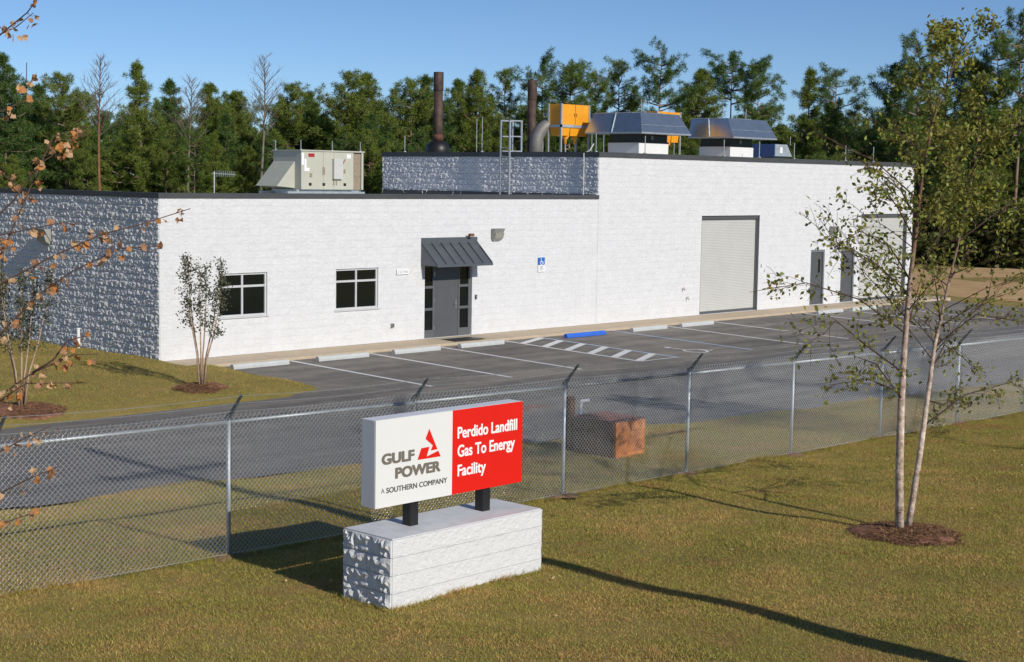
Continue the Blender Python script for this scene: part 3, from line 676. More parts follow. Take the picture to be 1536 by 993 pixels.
# lightning rods
rods = [(17.72,.3),(17.75,5.8),(17.7,9.9),(20.2,.15),(24.9,.15),(27.2,.15),(29.6,.15),(33.4,.15),(35.6,.15),(38.4,.15),(22.3,10.6),(26.3,10.6),(30.3,10.6),(34.3,10.6),(21.0,9.0),(38.4,9),(23.2,5.2),(28.4,5.2),(25.2,5.0)]
for x, y in rods:
    z0 = 5.862 if (y < .33 or y > 10.6 or x < 17.86 or x > 38.5) else zr
    b = MB().tube([(0,0,0),(0,0,.03)], .06, 8).tube([(0,0,.03),(0,0,.62 if z0 > 5.7 else 1.7)], .016, 5)
    o = b.build('lightning_rod', m_galv); o.location = (x, y, z0); tag(o, 'thin upright lightning rod on the high flat roof', 'lightning rod', 'lightning rods on the high roof')
for x, y, zz in ((7.95,5.35,5.71),(7.93,4.05,5.71),(9.2,4.05,5.71),(10.42,4.1,5.71)):
    o = MB().tube([(0,0,0),(0,0,.3)], .014, 5).tube([(0,0,0),(0,0,.02)], .04, 6).build('lightning_rod', m_galv); o.location = (x, y, zz)
    tag(o, 'short thin lightning rod on top of the cream air conditioner', 'lightning rod', 'lightning rods on the air conditioner')
for x, y, zz, hh in ((33.9,3.2,zr+.92,.35),(22.1,1.9,zr+1.72,.55),(27.2,1.9,zr+1.72,.5),(28.3,1.6,zr+1.72,.45)):
    o = MB().tube([(0,0,0),(0,0,hh)], .013, 5).tube([(0,0,0),(0,0,.02)], .04, 6).build('lightning_rod', m_galv); o.location = (x, y, zz)
    tag(o, 'short thin lightning rod on a metal roof hood', 'lightning rod', 'lightning rods on the hoods')

# ------------------------------------------------------------------ monument sign
SB = (-11.74, -9.30, -22.01, -21.20); SZ = .91
base = thing('sign_base', 'white split-face block base carrying the sign, in the front lawn', 'sign base', (SB[0], SB[2], 0))
bx, by = SB[1]-SB[0], SB[3]-SB[2]
MB().box(.012, bx-.012, .012, by-.012, -.25, SZ-.012).build('core', m_signblock, base)
MB().box(.004, bx-.004, .004, by-.004, SZ-.0119, SZ).build('cap', m_top, base)
SBV = [np_mesh('split_face_block', *block_grid(BL, CO, 18, 9, .011, rng, .0020, edge=.95, soft=.45, flush=1.0, insu=.0002)) for _ in range(10)]
SBE = [np_mesh('split_face_block', *block_grid(BL, CO, 8, 5, .062, rng, .004, edge=.6, soft=.10, flush=.55)) for _ in range(6)]
for m_ in SBV+SBE: m_.materials.append(m_signblock)
zc = SZ-.012-5*CO
for c in range(5):
    for side in range(4):
        ln = bx if side % 2 == 0 else by
        for a, e in course(0, ln, (c+side) % 2):
            src = SBV if side in (0, 2) else SBE
            o = link('split_face_block', src[int(rng.integers(len(src)))], None, base)
            o.scale = ((e-a)/BL, 1, 1)
            z = zc+c*CO
            if side == 0: o.location = (a, 0, z)
            elif side == 2: o.location = (bx-a, by, z); o.rotation_euler = (0, 0, math.pi)
            elif side == 1: o.location = (bx, a, z); o.rotation_euler = (0, 0, math.pi/2)
            else: o.location = (0, by-a, z); o.rotation_euler = (0, 0, -math.pi/2)
sg = thing('facility_sign', 'white and red facility sign cabinet on two black posts above the block base', 'sign', (-11.73, -21.71, SZ))
SW, SH, sz0 = 2.395, 1.0, .29
MB().box(0, SW, .012, .24, sz0, sz0+SH).build('cabinet', m_signside, sg, bevel=.006)
MB().box(.002, 1.196, 0, .011, sz0+.002, sz0+SH-.002).build('white_panel', m_signwhite, sg)
MB().box(1.1965, SW-.002, 0, .011, sz0+.002, sz0+SH-.002).build('red_panel', m_signred, sg)
for x in (.645, 1.83): MB().box(x-.063, x+.063, .05, .18, -.0, sz0).build('post', m_black, sg)
def text(s, name, u0, u1, v0, v1, m, off=.0, parent=sg, y=-.0015, zb=sz0):
    """flat letters fitted to a rectangle; off thickens the strokes (metres)"""
    cu = bpy.data.curves.new(name, 'FONT'); cu.body = s; cu.resolution_u = 6; cu.fill_mode = 'FRONT'
    tmp = bpy.data.objects.new(name, cu); COL.objects.link(tmp); bpy.context.view_layer.update()
    me = bpy.data.meshes.new_from_object(tmp.evaluated_get(bpy.context.evaluated_depsgraph_get())); bpy.data.objects.remove(tmp)
    P = np.array([v.co[:] for v in me.vertices]); lo = P.min(0); hi = P.max(0)
    U = u0+off+(P[:,0]-lo[0])/(hi[0]-lo[0])*(u1-u0-2*off); W = zb+v0+off*.6+(P[:,1]-lo[1])/(hi[1]-lo[1])*(v1-v0-1.2*off)
    faces = [tuple(p.vertices) for p in me.polygons]; V = []; F = []
    sh = [(0, 0)] if off == 0 else [(0, 0), (off, 0), (-off, 0), (0, off*.6), (0, -off*.6), (off*.75, off*.5), (-off*.75, off*.5), (off*.75, -off*.5), (-off*.75, -off*.5)]
    for k, (du, dv) in enumerate(sh):
        n = len(V); V += [(u+du, y-.0002*k, w+dv) for u, w in zip(U, W)]; F += [tuple(i+n for i in f) for f in faces]
    m2 = bpy.data.meshes.new(name); m2.from_pydata(V, [], F); m2.update(); bpy.data.meshes.remove(me)
    return link(name, m2, m, parent)
text('GULF', 'lettering', .09, .595, .484, .614, m_txtgrey, .012)
text('POWER', 'lettering', .297, 1.008, .305, .435, m_txtgrey, .012)
text('A', 'lettering', .084, .140, .163, .220, m_txtdark, .0)
text('SOUTHERN COMPANY', 'lettering', .164, 1.117, .158, .222, m_txtdark, .0028)
text('Perdido Landfill', 'lettering', 1.277, 2.297, .656, .797, m_txtwhite, .006)
text('Gas To Energy', 'lettering', 1.280, 2.260, .393, .580, m_txtwhite, .006)
text('Facility', 'lettering', 1.284, 1.760, .164, .345, m_txtwhite, .006)
lg = MB().poly([(u, -.0012, sz0+v) for u, v in [(.822,.824),(.955,.571),(.848,.568),(.879,.625),(.763,.713)]], (0, -.001, 0))
lg.poly([(u, -.0012, sz0+v) for u, v in [(.640,.482),(.698,.612),(.828,.615),(.784,.505),(.968,.553),(1.008,.482)]], (0, -.001, 0))
lg.build('triangle_emblem', m_signred, sg)
text('12196', 'number', -.20, .20, .04, .12, m_rollup, .004, bpy.data.objects['address_plate'], -.0135, 0)

# ------------------------------------------------------------------ chain-link fence
FY = -18.6; SP = 3.2; FX0 = -21.05; NP = 14
fence = thing('chain_link_fence', 'galvanised chain-link fence with barbed wire running behind the sign', 'fence', (0, FY, 0))
# one woven panel, sheared with the fall of the ground by each panel's own matrix
def weave(L_, H_, step=.036, r=.0023):
    V = []; F = []; n = int(L_/step); m = int(H_/step)
    NS = 5; ang = [2*math.pi*q/NS for q in range(NS)]
    for k in range(n):
        x0 = k*step; pts = []
        for j in range(m+1):
            side = (j+k) % 2
            pts.append((x0+side*step, (-.004 if j % 2 == 0 else .004), j*step))
        # top and bottom twists
        for j in range(m):
            a = Vector(pts[j]); b = Vector(pts[j+1])
            y = -.0075 if (b.x > a.x) else .0075      # front strands lean one way, back strands the other
            p = Vector((0, 1, 0)); i = len(V); q3 = [Vector((a.x, 0, a.z)), Vector((a.x+(b.x-a.x)*.3, y, a.z+(b.z-a.z)*.3)), Vector((a.x+(b.x-a.x)*.7, y, a.z+(b.z-a.z)*.7)), Vector((b.x, 0, b.z))]
            t = (b-a).normalized(); t.y = 0; t.normalize(); q = t.cross(p)
            for c_ in q3:
                for an in ang: V.append(tuple(c_+(p*math.cos(an)+q*math.sin(an))*r))
            for lv in range(3):
                for s_ in range(NS): F.append((i+lv*NS+s_, i+lv*NS+(s_+1) % NS, i+(lv+1)*NS+(s_+1) % NS, i+(lv+1)*NS+s_))
        a = Vector(pts[-1]); i = len(V)
        b = a+Vector((step*.35*(1 if (m+k) % 2 == 0 else -1), 0, .035))
        for c_ in (a, b):
            for an in ang: V.append((c_.x+r*math.cos(an), c_.y+r*math.sin(an), c_.z))
        for s_ in range(NS): F.append((i+s_, i+(s_+1) % NS, i+NS+(s_+1) % NS, i+NS+s_))
    me = np_mesh('mesh_panel', V, F); me.shade_smooth(); return me
PAN = weave(SP-.02, 1.80)
PAN.materials.append(m_fence)
PAN2 = PAN.copy(); PAN2.materials.clear(); PAN2.materials.append(m_oldsteel)
tops = []
def fz(x): return g(x, FY)
postm = MB().tube([(0,0,-.2),(0,0,1.78)], .030, 10).mesh('post', True); postm.materials.append(m_galv)
postk = postm.copy(); postk.materials.clear(); postk.materials.append(m_oldsteel)
armb = MB().hexa([(-.025,-.035,1.76),(.025,-.035,1.76),(.025,.035,1.76),(-.025,.035,1.76)], [(-.02,-.04,1.83),(.02,-.04,1.83),(.02,.03,1.83),(-.02,.03,1.83)])
armb.hexa([(-.016,-.045,1.80),(.016,-.045,1.80),(.016,.0,1.82),(-.016,.0,1.82)], [(-.012,-.285,2.10),(.012,-.285,2.10),(.012,-.265,2.115),(-.012,-.265,2.115)])
armm = armb.mesh('barbed_wire_arm'); armm.materials.append(m_oldsteel)
for i in range(NP):
    x = FX0+SP*i; z = fz(x); dark = abs(x+8.25) < .1
    p = link('post', postk if dark else postm, None, fence); p.location = (x, 0, z)
    a = link('barbed_wire_arm', armm, None, fence); a.location = (x, 0, z)
    fm = MB(); fv = [(x, 0, z+.035)]; ff = []
    for ri, (rad_, hh_) in enumerate(((.09, .025), (.20, -.02))):
        for k in range(14):
            an_ = 2*math.pi*k/14; q_ = rad_*(1+.3*math.sin(3*an_+i)+.2*math.sin(5*an_+2*i)); fv.append((x+q_*1.5*math.cos(an_), q_*math.sin(an_), g(x+q_*1.5*math.cos(an_), FY+q_*math.sin(an_))+.02+hh_))
    for k in range(14): ff += [(0, 1+k, 1+(k+1) % 14), (1+k, 15+k, 15+(k+1) % 14, 1+(k+1) % 14)]
    fm.add(fv, ff).build('post_footing', m_foot, fence, True)
    if i < NP-1:
        z1 = fz(x+SP); sh = (z1-z)/SP
        w = link('mesh_panel', PAN, None, fence)
        w.matrix_basis = Matrix(((1,0,0,x+.01),(0,1,0,-.040),(sh,0,1,z+.02),(0,0,0,1)))
        old = abs(x+5.05) < .1
        MB().tube([(x+.03, 0, z+1.735), (x+SP-.03, 0, z1+1.735)], .024, 8).build('top_rail', m_oldsteel if old else m_galv, fence, True)
        MB().tube([(x, -.035, z+.05), (x+SP, -.035, z1+.05)], .003, 4).build('tension_wire', m_fence, fence)
for fr_ in (.25, .62, .97):
    b = MB()
    for i in range(NP-1):
        xa, xb = FX0+SP*i, FX0+SP*(i+1)
        y = -.045-.235*fr_; za = fz(xa)+1.81+.30*fr_; zb_ = fz(xb)+1.81+.30*fr_
        pts = [(xa+(xb-xa)*k/8, y, za+(zb_-za)*k/8-.03*math.sin(math.pi*k/8)) for k in range(9)]
        b.tube(pts, .0030, 4, False)
        for k in range(24):
            u = (k+.5)/24; px = xa+(xb-xa)*u; pz = za+(zb_-za)*u-.03*math.sin(math.pi*u); an = k*1.3
            d = Vector((.3, math.cos(an), math.sin(an)))*.016
            b.tube([Vector((px, y, pz))-d, Vector((px, y, pz))+d], .0018, 3, False)
    b.build('barbed_wire', m_fence, fence)

# ------------------------------------------------------------------ timber box, marker post and vent pipe behind the fence
bx0, by0 = -1.42, -16.64; bz = -.24
t = thing('timber_box', 'orange-brown timber box behind the chain-link fence', 'box', (bx0, by0, bz))
for k in range(4):
    z0 = .185*k
    MB().box(.0, .84, -.02, .02, z0+.002, z0+.183).build('plank', m_box, t, bevel=.006)
    MB().box(-.02, .02, .021, 1.0, z0+.002, z0+.183).build('plank', m_wood, t, bevel=.006)  # left side: darker brown than the other planks, shade painted into the colour
    MB().box(.82, .86, .021, 1.0, z0+.002, z0+.183).build('plank', m_box, t, bevel=.006)
    MB().box(.021, .819, .98, 1.02, z0+.002, z0+.183).build('plank', m_box, t, bevel=.006)
for k in range(5): MB().box(-.03, .87, -.03+.21*k, .176+.21*k, .742, .768).build('lid_plank', m_redpaint, t, bevel=.005)
for x in (.03, .76): MB().box(x, x+.05, .03, .08, .0, .742).build('corner_post', m_wood, t)
t = thing('marker_post', 'brown timber marker post standing behind the orange-brown box', 'post', (-1.27, -15.42, g(-1, -15.3)-.1))
MB().box(-.06, .06, -.06, .06, 0, 1.12).build('shaft', m_wood, t, bevel=.008); MB().hexa([(-.06,-.06,1.12),(.06,-.06,1.12),(.06,.06,1.12),(-.06,.06,1.12)], [(-.045,-.045,1.16),(.045,-.045,1.16),(.045,.045,1.16),(-.045,.045,1.16)]).build('post_top', m_wood, t)
t = thing('vent_pipe', 'small white elbow pipe beside the timber marker post', 'pipe', (-1.16, -15.58, g(-1, -15.5)-.1))
MB().tube([(0,0,0),(0,0,1.04)], .026, 10).build('riser', m_pvc, t, True); MB().tube([(-.02,-.0,1.06),(.13,-.09,1.08)], .034, 10).tube([(0,0,1.0),(0,0,1.07)], .034, 10).build('elbow', m_pvc, t, True)

# ------------------------------------------------------------------ utility pole behind the camera's right (its shadow crosses the lawn)
pxy = (-9.55, -30.3); pz = g(*pxy)
t = thing('utility_pole', 'timber utility pole outside the picture whose shadow crosses the lawn', 'utility pole', (pxy[0], pxy[1], pz))
PH = 11.0
MB().tube([(0,0,-.5),(0,0,PH)], [.17,.11], 12).build('pole', m_pole, t, True)
MB().box(-1.25, 1.25, -.16, -.05, PH-1.65, PH-1.52).build('crossarm', m_pole, t)
for x in (-1.1, -.5, .5, 1.1): MB().tube([(x,-.1,PH-1.52),(x,-.1,PH-1.42),(x,-.1,PH-1.30)], [.03,.06,.04], 8).build('insulator', m_dgrey, t)
for s_ in (-1, 1): MB().tube([(s_*.7,-.1,PH-1.6),(0,-.1,PH-2.2)], .025, 5).build('arm_brace', m_galv, t)
for x in (-1.1, 1.1): MB().tube([(x-16+4*k, -.1-.0*k, PH-1.30-.22*math.sin(math.pi*(k % 8)/8)) for k in range(0, 9)], .009, 4).build('line_wire', m_wire, t)

# ------------------------------------------------------------------ plants
rnd = random.Random(11)
def tri_leaves(P, D, L_, W_, r, fold=0.0):
    """leaf blades as 2-triangle diamonds: centres P, axis D, length and width arrays"""
    n = len(P); S = np.cross(D, r.normal(size=(n, 3))); S /= np.linalg.norm(S, axis=1)[:, None]+1e-9
    L2 = L_[:, None]*.5; W2 = W_[:, None]*.5
    a = P-D*L2; b = P+S*W2-D*L2*.15; c = P+D*L2; d = P-S*W2-D*L2*.15
    V = np.stack([a, b, c, d], 1).reshape(-1, 3); i = np.arange(n)*4
    return V, np.stack([i, i+1, i+2, i+3], 1)
def pine(kind, H, seed):
    r = np.random.default_rng(seed); rr = random.Random(seed)
    wood = MB(); lean = r.uniform(-.02, .02, 2)
    tr = lambda z: Vector((lean[0]*z*z/H*1.2+.06*math.sin(z*.7+seed), lean[1]*z*z/H*1.2+.05*math.cos(z*.5+seed), z))
    r0 = .0085*H+.02
    wood.tube([tr(H*k/9) for k in range(10)], [r0*(1-.9*(k/9)**1.1) for k in range(10)], 7)
    limbs = MB(); cl = []
    cb = dict(full=.34, round=.48, cone=.26, tuft=.58, tall=.45, flat=.76)[kind]
    whorls = dict(full=17, round=13, cone=19, tuft=9, tall=13, flat=5)[kind]
    for w in range(whorls):
        f = (w+.5)/whorls; z = H*(cb+(1-cb)*f)*1.0
        if kind == 'cone': Lr = .23*H*(1-f)**1.0*(.8+.4*rr.random())+.16
        elif kind == 'full': Lr = .185*H*(1-f**1.9)**.9*(.7+.5*rr.random())+.16
        elif kind == 'round': Lr = .19*H*math.sqrt(max(.03, 1-(2*f-.85)**2*.8))*(.75+.4*rr.random())
        elif kind == 'tuft': Lr = .15*H*math.sqrt(max(.05, 1-(2*f-.9)**2*.7))*(.6+.6*rr.random())
        elif kind == 'tall': Lr = .17*H*math.sqrt(max(.05, 1-(2*f-1.0)**2*.8))*(.55+.6*rr.random())
        else: Lr = .17*H*(.75+.45*rr.random())
        nb = dict(full=6, round=5, cone=5, tuft=4, tall=5, flat=6)[kind]
        if f > .85: nb = max(3, nb-2)
        a0 = rr.uniform(0, 6.3)
        for b in range(nb):
            if kind in ('tuft', 'tall', 'round') and rr.random() < .18: continue
            az = a0+2*math.pi*b/nb+rr.uniform(-.4, .4); L = Lr*rr.uniform(.5, 1.3)
            el = {'flat': .16, 'cone': -.05+.35*f, 'full': .0+.5*f}.get(kind, .02+.48*f)+rr.uniform(-.2, .2)
            st = tr(z*rr.uniform(.97, 1.02) if z < H*.97 else H*.97)
            d = Vector((math.cos(az)*math.cos(el), math.sin(az)*math.cos(el), math.sin(el)))
            mid = st+d*L*.55+Vector((0, 0, -.03*L)); en = st+d*L+Vector((0, 0, .16*L))
            limbs.tube([st, mid, en], [.035+.012*L, .02+.006*L, .010], 4)
            n = max(4, int(L*5.2))
            for k in range(n):
                u = .30+.75*(k+rr.random())/n if kind not in ('tuft', 'tall', 'flat') else .5+.55*(k+rr.random())/n
                p = st.lerp(mid, u/.55) if u < .55 else mid.lerp(en, (u-.55)/.45)
                s = .09+.085*L
                cl.append((p+Vector((rr.gauss(0, s*.75), rr.gauss(0, s*.75), rr.gauss(.05, s*.28)))))
    for q in range(7): cl.append(tr(H*(1-.012*q))+Vector((rr.gauss(0, .05*q), rr.gauss(0, .05*q), 0)))
    C = np.array([p[:] for p in cl]); M_ = 66
    P = np.repeat(C, M_, 0); D = r.normal(size=P.shape); D[:, 2] += .35; D /= np.linalg.norm(D, axis=1)[:, None]
    rad = r.uniform(.02, .20, len(P)); P = P+D*rad[:, None]
    # clump shape: slightly flattened
    S = np.cross(D, r.normal(size=P.shape)); S /= np.linalg.norm(S, axis=1)[:, None]+1e-9
    ln = r.uniform(.12, .26, len(P))[:, None]; wd = r.uniform(.011, .022, len(P))[:, None]
    V = np.stack([P-S*wd, P+S*wd, P+D*ln], 1).reshape(-1, 3); F = np.arange(len(V)).reshape(-1, 3)
    crown = np_mesh('crown', V, F)
    return wood.mesh('trunk', True), limbs.mesh('limbs', True), crown, H
PINES = {}
hs = dict(full=12, round=12, cone=12, tuft=13, tall=14.5, flat=14.2)
sd = 100
for k in hs:
    PINES[k] = []
    for q in range(3 if k in ('full', 'round', 'tuft') else 2):
        sd += 1; tm, lm, cm, H = pine(k, hs[k], sd)
        tm.materials.append(m_pbark); lm.materials.append(m_pbark); cm.materials.append(m_needle[(q+(k in ('cone',))) % 3])
        PINES[k].append((tm, lm, cm, H))
def bare_tree(H, seed, m):
    rr = random.Random(seed); tm = MB(); tr = lambda z: Vector((.15*math.sin(z*.35+seed)-.15*math.sin(seed), .1*math.cos(z*.3), z))
    tm.tube([tr(H*k/10) for k in range(11)], [.14*(1-.92*k/10) for k in range(11)], 7)
    br = MB()
    for k in range(40):
        f = .60+.385*(k/39); z = H*f; az = k*2.4+rr.uniform(-.4, .4); L = (1-f)*H*.38+.45; L *= rr.uniform(.6, 1.25); el = rr.uniform(.65, 1.15)
        d = Vector((math.cos(az)*math.cos(el), math.sin(az)*math.cos(el), math.sin(el))); st = tr(z); en = st+d*L
        br.tube([st, st+d*L*.5+Vector((0,0,.03*L)), en], [.022, .014, .006], 4)
        for q in range(8):
            u = .3+.7*rr.random(); p = st.lerp(en, u); e2 = p+(d+Vector((rr.gauss(0,.6), rr.gauss(0,.6), rr.gauss(.3,.3)))).normalized()*L*.42
            br.tube([p, e2], [.009, .004], 3)
    return tm.mesh('trunk', True), br.mesh('branches', True)
# trees that can be told apart along the skyline (x, y, height of the top above the slab, kind)
SKY = [(26.7,56.6,12.1,'full'),(32.2,62.7,10.7,'full'),(30.9,56.5,11.1,'round'),(33.8,52.4,11.9,'cone'),(38.7,56.3,11.2,'cone'),(42.1,56.3,11.1,'full'),(47.0,60.3,10.9,'full'),(46.2,53.3,11.2,'round'),(50.1,55.2,10.9,'full'),(48.0,49.2,12.0,'round'),(50.5,49.7,12.0,'full'),(54.5,51.5,11.1,'tuft'),(52.9,47.5,11.6,'round'),(59.2,52.6,12.5,'full'),(58.2,48.1,12.0,'full'),(54.7,43.0,12.3,'full'),(60.3,45.9,12.7,'tuft'),(60.8,42.4,13.6,'tuft'),(59.2,38.2,13.0,'round'),(65.0,40.7,12.6,'tuft'),(64.7,38.0,13.3,'tuft'),(64.7,34.7,14.3,'tall'),(71.2,36.2,13.1,'full'),(75.9,36.5,14.3,'flat'),(75.5,33.6,13.5,'tuft'),(70.7,26.4,12.8,'cone'),(73.4,25.9,12.8,'tuft'),(72.0,20.4,12.9,'round'),(71.2,17.8,14.2,'tall'),(75.6,18.2,14.0,'tall'),(76.5,16.4,13.3,'full'),(78.0,15.7,14.8,'tall'),(75.9,13.1,16.0,'tall')]
LBL = {3:'tall narrow conical pine above the left end of the low roof', 4:'second conical pine right of the tall narrow one at left', 9:'round-topped pine behind the right end of the air conditioner', 17:'open-crowned pine right behind the short dark stack', 21:'tallest broad pine rising behind the nearer ventilator', 23:'flat-topped pine standing above the belt over the farther ventilator', 24:'tufted pine just right of the flat-topped one', 25:'conical dark pine right of the gap in the tree line', 28:'tall open pine rising directly behind the birch', 32:'tallest pine at the right edge of the picture', 0:'full dark pine at the left edge of the picture',
1:'full pine second from the left edge of the picture', 2:'round-topped pine just left of the dead tree with orange-brown trunk', 5:'full pine above the antenna on the low roof', 6:'full pine between the antenna and the broad bare tree', 7:'round-topped pine above the left end of the air conditioner', 8:'full pine above the middle of the air conditioner', 10:'full pine just right of the air conditioner', 11:'tufted pine above the back corner of the high roof', 12:'round pine left of the tall rusty stack', 13:'full pine directly behind the tall rusty stack', 14:'full pine just right of the tall rusty stack', 15:'full pine midway between the rusty stack and the ladder', 16:'tufted pine behind the roof ladder', 18:'round pine above the nearer orange filter unit', 19:'tufted pine above the left end of the nearer ventilator', 20:'tufted pine above the middle of the nearer ventilator', 22:'full pine between the two ventilators', 26:'tufted pine above the two plain steel doors', 27:'round pine above the farther roll-up door', 29:'tall pine to the right of the birch main stem', 30:'full pine between the birch and the right edge', 31:'tall pine second from the right edge of the picture'}
def put_pine(kind, x, y, ztop, label, group, q=None):
    tm, lm, cm, H = PINES[kind][rnd.randrange(len(PINES[kind])) if q is None else q]
    z = g(x, y); s = (ztop-z)/H
    o = thing('pine_tree', label, 'tree', (x, y, z), group); o.rotation_euler = (0, 0, rnd.uniform(0, 6.28)); o.scale = (s*rnd.uniform(.92, 1.12), s*rnd.uniform(.92, 1.12), s)
    link('trunk', tm, None, o); link('limbs', lm, None, o); stuff(link('crown', cm, None, o)); return o
for i, (x, y, z, k) in enumerate(SKY):
    put_pine(k, x, y, z, LBL.get(i, 'pine whose top breaks the skyline of the forest belt behind the building'), 'pines along the skyline')
# the belt behind and between them
def polar(a, D): return (-23.19+D*math.sin(a), -34.63+D*math.cos(a))
A0, A1 = R(25), R(70)
nbelt = 250
for i in range(nbelt):
    u = (i+rnd.random())/nbelt; a = A0+(A1-A0)*u; row = i % 5
    D = (104, 112, 122, 133, 146)[row]+rnd.uniform(-4, 4)+ (6 if u > .75 else 0)
    x, y = polar(a, D); k = rnd.choice(['full', 'round', 'round', 'full', 'cone', 'tuft', 'tuft', 'tall'])
    zt = (7.6, 9.2, 10.3, 11.0, 11.4)[row]*rnd.uniform(.74, 1.06)+(1.3*max(0, u-.5))
    put_pine(k, x, y, zt, 'pine standing within the dense forest belt behind the building', 'pines of the forest belt')
# dead trees
for i, (x, y, z, m_, lb) in enumerate(((29.6,50.3,11.9,m_obark,'bare dead tree with orange-brown trunk left of the tall conical pine'), (36.3,50.7,11.0,m_gbark,'thin bare grey dead tree between the conical pine and the antenna'), (38.7,46.4,12.4,m_gbark,'broad bare dead tree just left of the air conditioner'))):
    gz0 = g(x, y); tm, bm_ = bare_tree(z-gz0, 40+i, m_); tm.materials.append(m_); bm_.materials.append(m_gbark)
    o = thing('dead_tree', lb, 'tree', (x, y, gz0), 'bare dead trees'); link('trunk', tm, None, o); link('branches', bm_, None, o)
# understorey shrubs
SHR = []
for q in range(5):
    r = np.random.default_rng(300+q); n = 2600
    P = r.normal(size=(n, 3)); P /= np.linalg.norm(P, axis=1)[:, None]; P *= (r.random(n)**.45)[:, None]*np.array([1.5, 1.5, 1.5])
    lob = np.array([[r.uniform(-1, 1), r.uniform(-1, 1), r.uniform(.6, 2.0)] for _ in range(7)]); P = P*.62+lob[r.integers(0, 7, n)]; P[:, 2] = np.abs(P[:, 2])
    D = r.normal(size=P.shape); D /= np.linalg.norm(D, axis=1)[:, None]
    V, F = tri_leaves(P, D, r.uniform(.14, .30, n), r.uniform(.08, .15, n), r); me = np_mesh('foliage', V, F); me.materials.append(m_shrub if q != 3 else m_brush)
    st = MB()
    for k in range(5):
        a = k*1.3; st.tube([(0,0,0),(.4*math.cos(a),.4*math.sin(a),.9),(.8*math.cos(a),.8*math.sin(a),1.9)], [.05,.035,.015], 5)
    sm = st.mesh('stems'); sm.materials.append(m_twig); SHR.append((me, sm))
for i in range(95):
    u = (i+rnd.random())/95; a = A0+(A1-A0)*u; D = 101+rnd.uniform(-4, 5)+(5 if u > .75 else 0); x, y = polar(a, D)
    me, sm = SHR[rnd.randrange(5)]
    o = thing('forest_shrub', 'low shrub at the foot of the forest belt', 'shrub', (x, y, g(x, y)-.05), 'shrubs along the forest edge')
    s = rnd.uniform(.8, 1.5)*(1.35 if u > .7 else 1); o.scale = (s*1.2, s*1.2, s*rnd.uniform(.8, 1.25)); o.rotation_euler = (0, 0, rnd.uniform(0, 6.28))
    stuff(link('foliage', me, None, o)); link('stems', sm, None, o)

# birches
def leaf_cloud(name, pts, n_per, spread, r, L=(.04, .065), W=(.026, .042), droop=.5):
    C = np.array([p[:] for p in pts]); P = np.repeat(C, n_per, 0)+r.normal(size=(len(C)*n_per, 3))*spread
    D = r.normal(size=P.shape); D[:, 2] -= droop; D /= np.linalg.norm(D, axis=1)[:, None]; n = len(P)
    V, F = tri_leaves(P, D, r.uniform(*L, n), r.uniform(*W, n), r); return np_mesh(name, V, F)
def birch(name, label, trunks, limbs, seed, extra=26, dens=1.0, loc=(0,0,0)):
    rr = random.Random(seed); r = np.random.default_rng(seed)
    t = thing(name, label, 'tree', loc, 'birches planted in a row on the lawn')
    br = MB(); tips = []
    def sub(p0, d, L, lvl):
        p1 = p0+d*L*.5+Vector((0, 0, .04*L)); p2 = p0+d*L+Vector((0, 0, -.06*L if lvl else 0))
        br.tube([p0, p1, p2], [.007/(lvl+1)+.002*L, .0045/(lvl+1)+.001, .0016], 4)
        if lvl < 2:
            for k in range(4 if lvl == 0 else 3):
                u = .25+.75*rr.random(); p = p0.lerp(p2, u); dd = (d+Vector((rr.gauss(0,.55), rr.gauss(0,.55), rr.gauss(.05,.35)))).normalized(); sub(p, dd, L*.48, lvl+1)
        n = max(2, int(L*(6 if lvl else 3)*dens))
        for k in range(n): tips.append(p0.lerp(p2, .3+.7*(k+rr.random())/n))
    for tk, rad in trunks:
        P = [Vector(p) for p in tk]; n = len(P)
        m = MB(); m.tube(P, [max(.007, rad*(1-(k/(n-1)))**1.25+.004) for k in range(n)], 10); m.build('trunk', m_birch, t, True)
        for k in range(extra):
            u = .34+.64*(k+rr.random())/extra; i = min(n-2, int(u*(n-1))); p = P[i].lerp(P[i+1], u*(n-1)-i)
            az = k*2.4+rr.uniform(-.5,.5); el = rr.uniform(.35, .9); d = Vector((math.cos(az)*math.cos(el), math.sin(az)*math.cos(el), math.sin(el)))
            sub(p, d, (1.5*(1-u)+.45)*rr.uniform(.7, 1.15), 0)
    for lm in limbs:
        P = [Vector(p) for p in lm]; oy = rr.uniform(-.8, .8)
        P = [p+Vector((0, oy*(i/(len(P)-1)), 0)) for i, p in enumerate(P)]
        br.tube(P, [.013*(1-.75*i/(len(P)-1)) for i in range(len(P))], 5)
        for i in range(len(P)-1):
            for k in range(4):
                p = P[i].lerp(P[i+1], rr.random()); d = ((P[i+1]-P[i]).normalized()+Vector((rr.gauss(0,.35), rr.gauss(0,.5), rr.gauss(-.1,.35)))).normalized(); sub(p, d, rr.uniform(.25, .55), 1)
        tips.append(P[-1])
    stuff(br.build('branches', m_twig, t, True))
    tt = []
    for p in tips: tt += [p]*((1 if rr.random() < .5 else 2) if p.z < 4.3 else (6 if p.x > -3.9 else 3 if p.x > -4.4 else 1))
    me = leaf_cloud('crown', tt, 1, .06, r, (.055, .090), (.032, .052)); me.materials.append(m_birchleaf); stuff(link('crown', me, None, t)); return t
T1 = [(-3.9,-23.86,-.1),(-3.99,-23.86,1.02),(-4.01,-23.86,1.96),(-3.98,-23.86,2.69),(-3.92,-23.86,3.51),(-3.77,-23.86,4.42),(-3.75,-23.9,5.06),(-3.52,-23.9,5.79),(-3.04,-23.9,6.55),(-2.64,-23.9,7.08)]
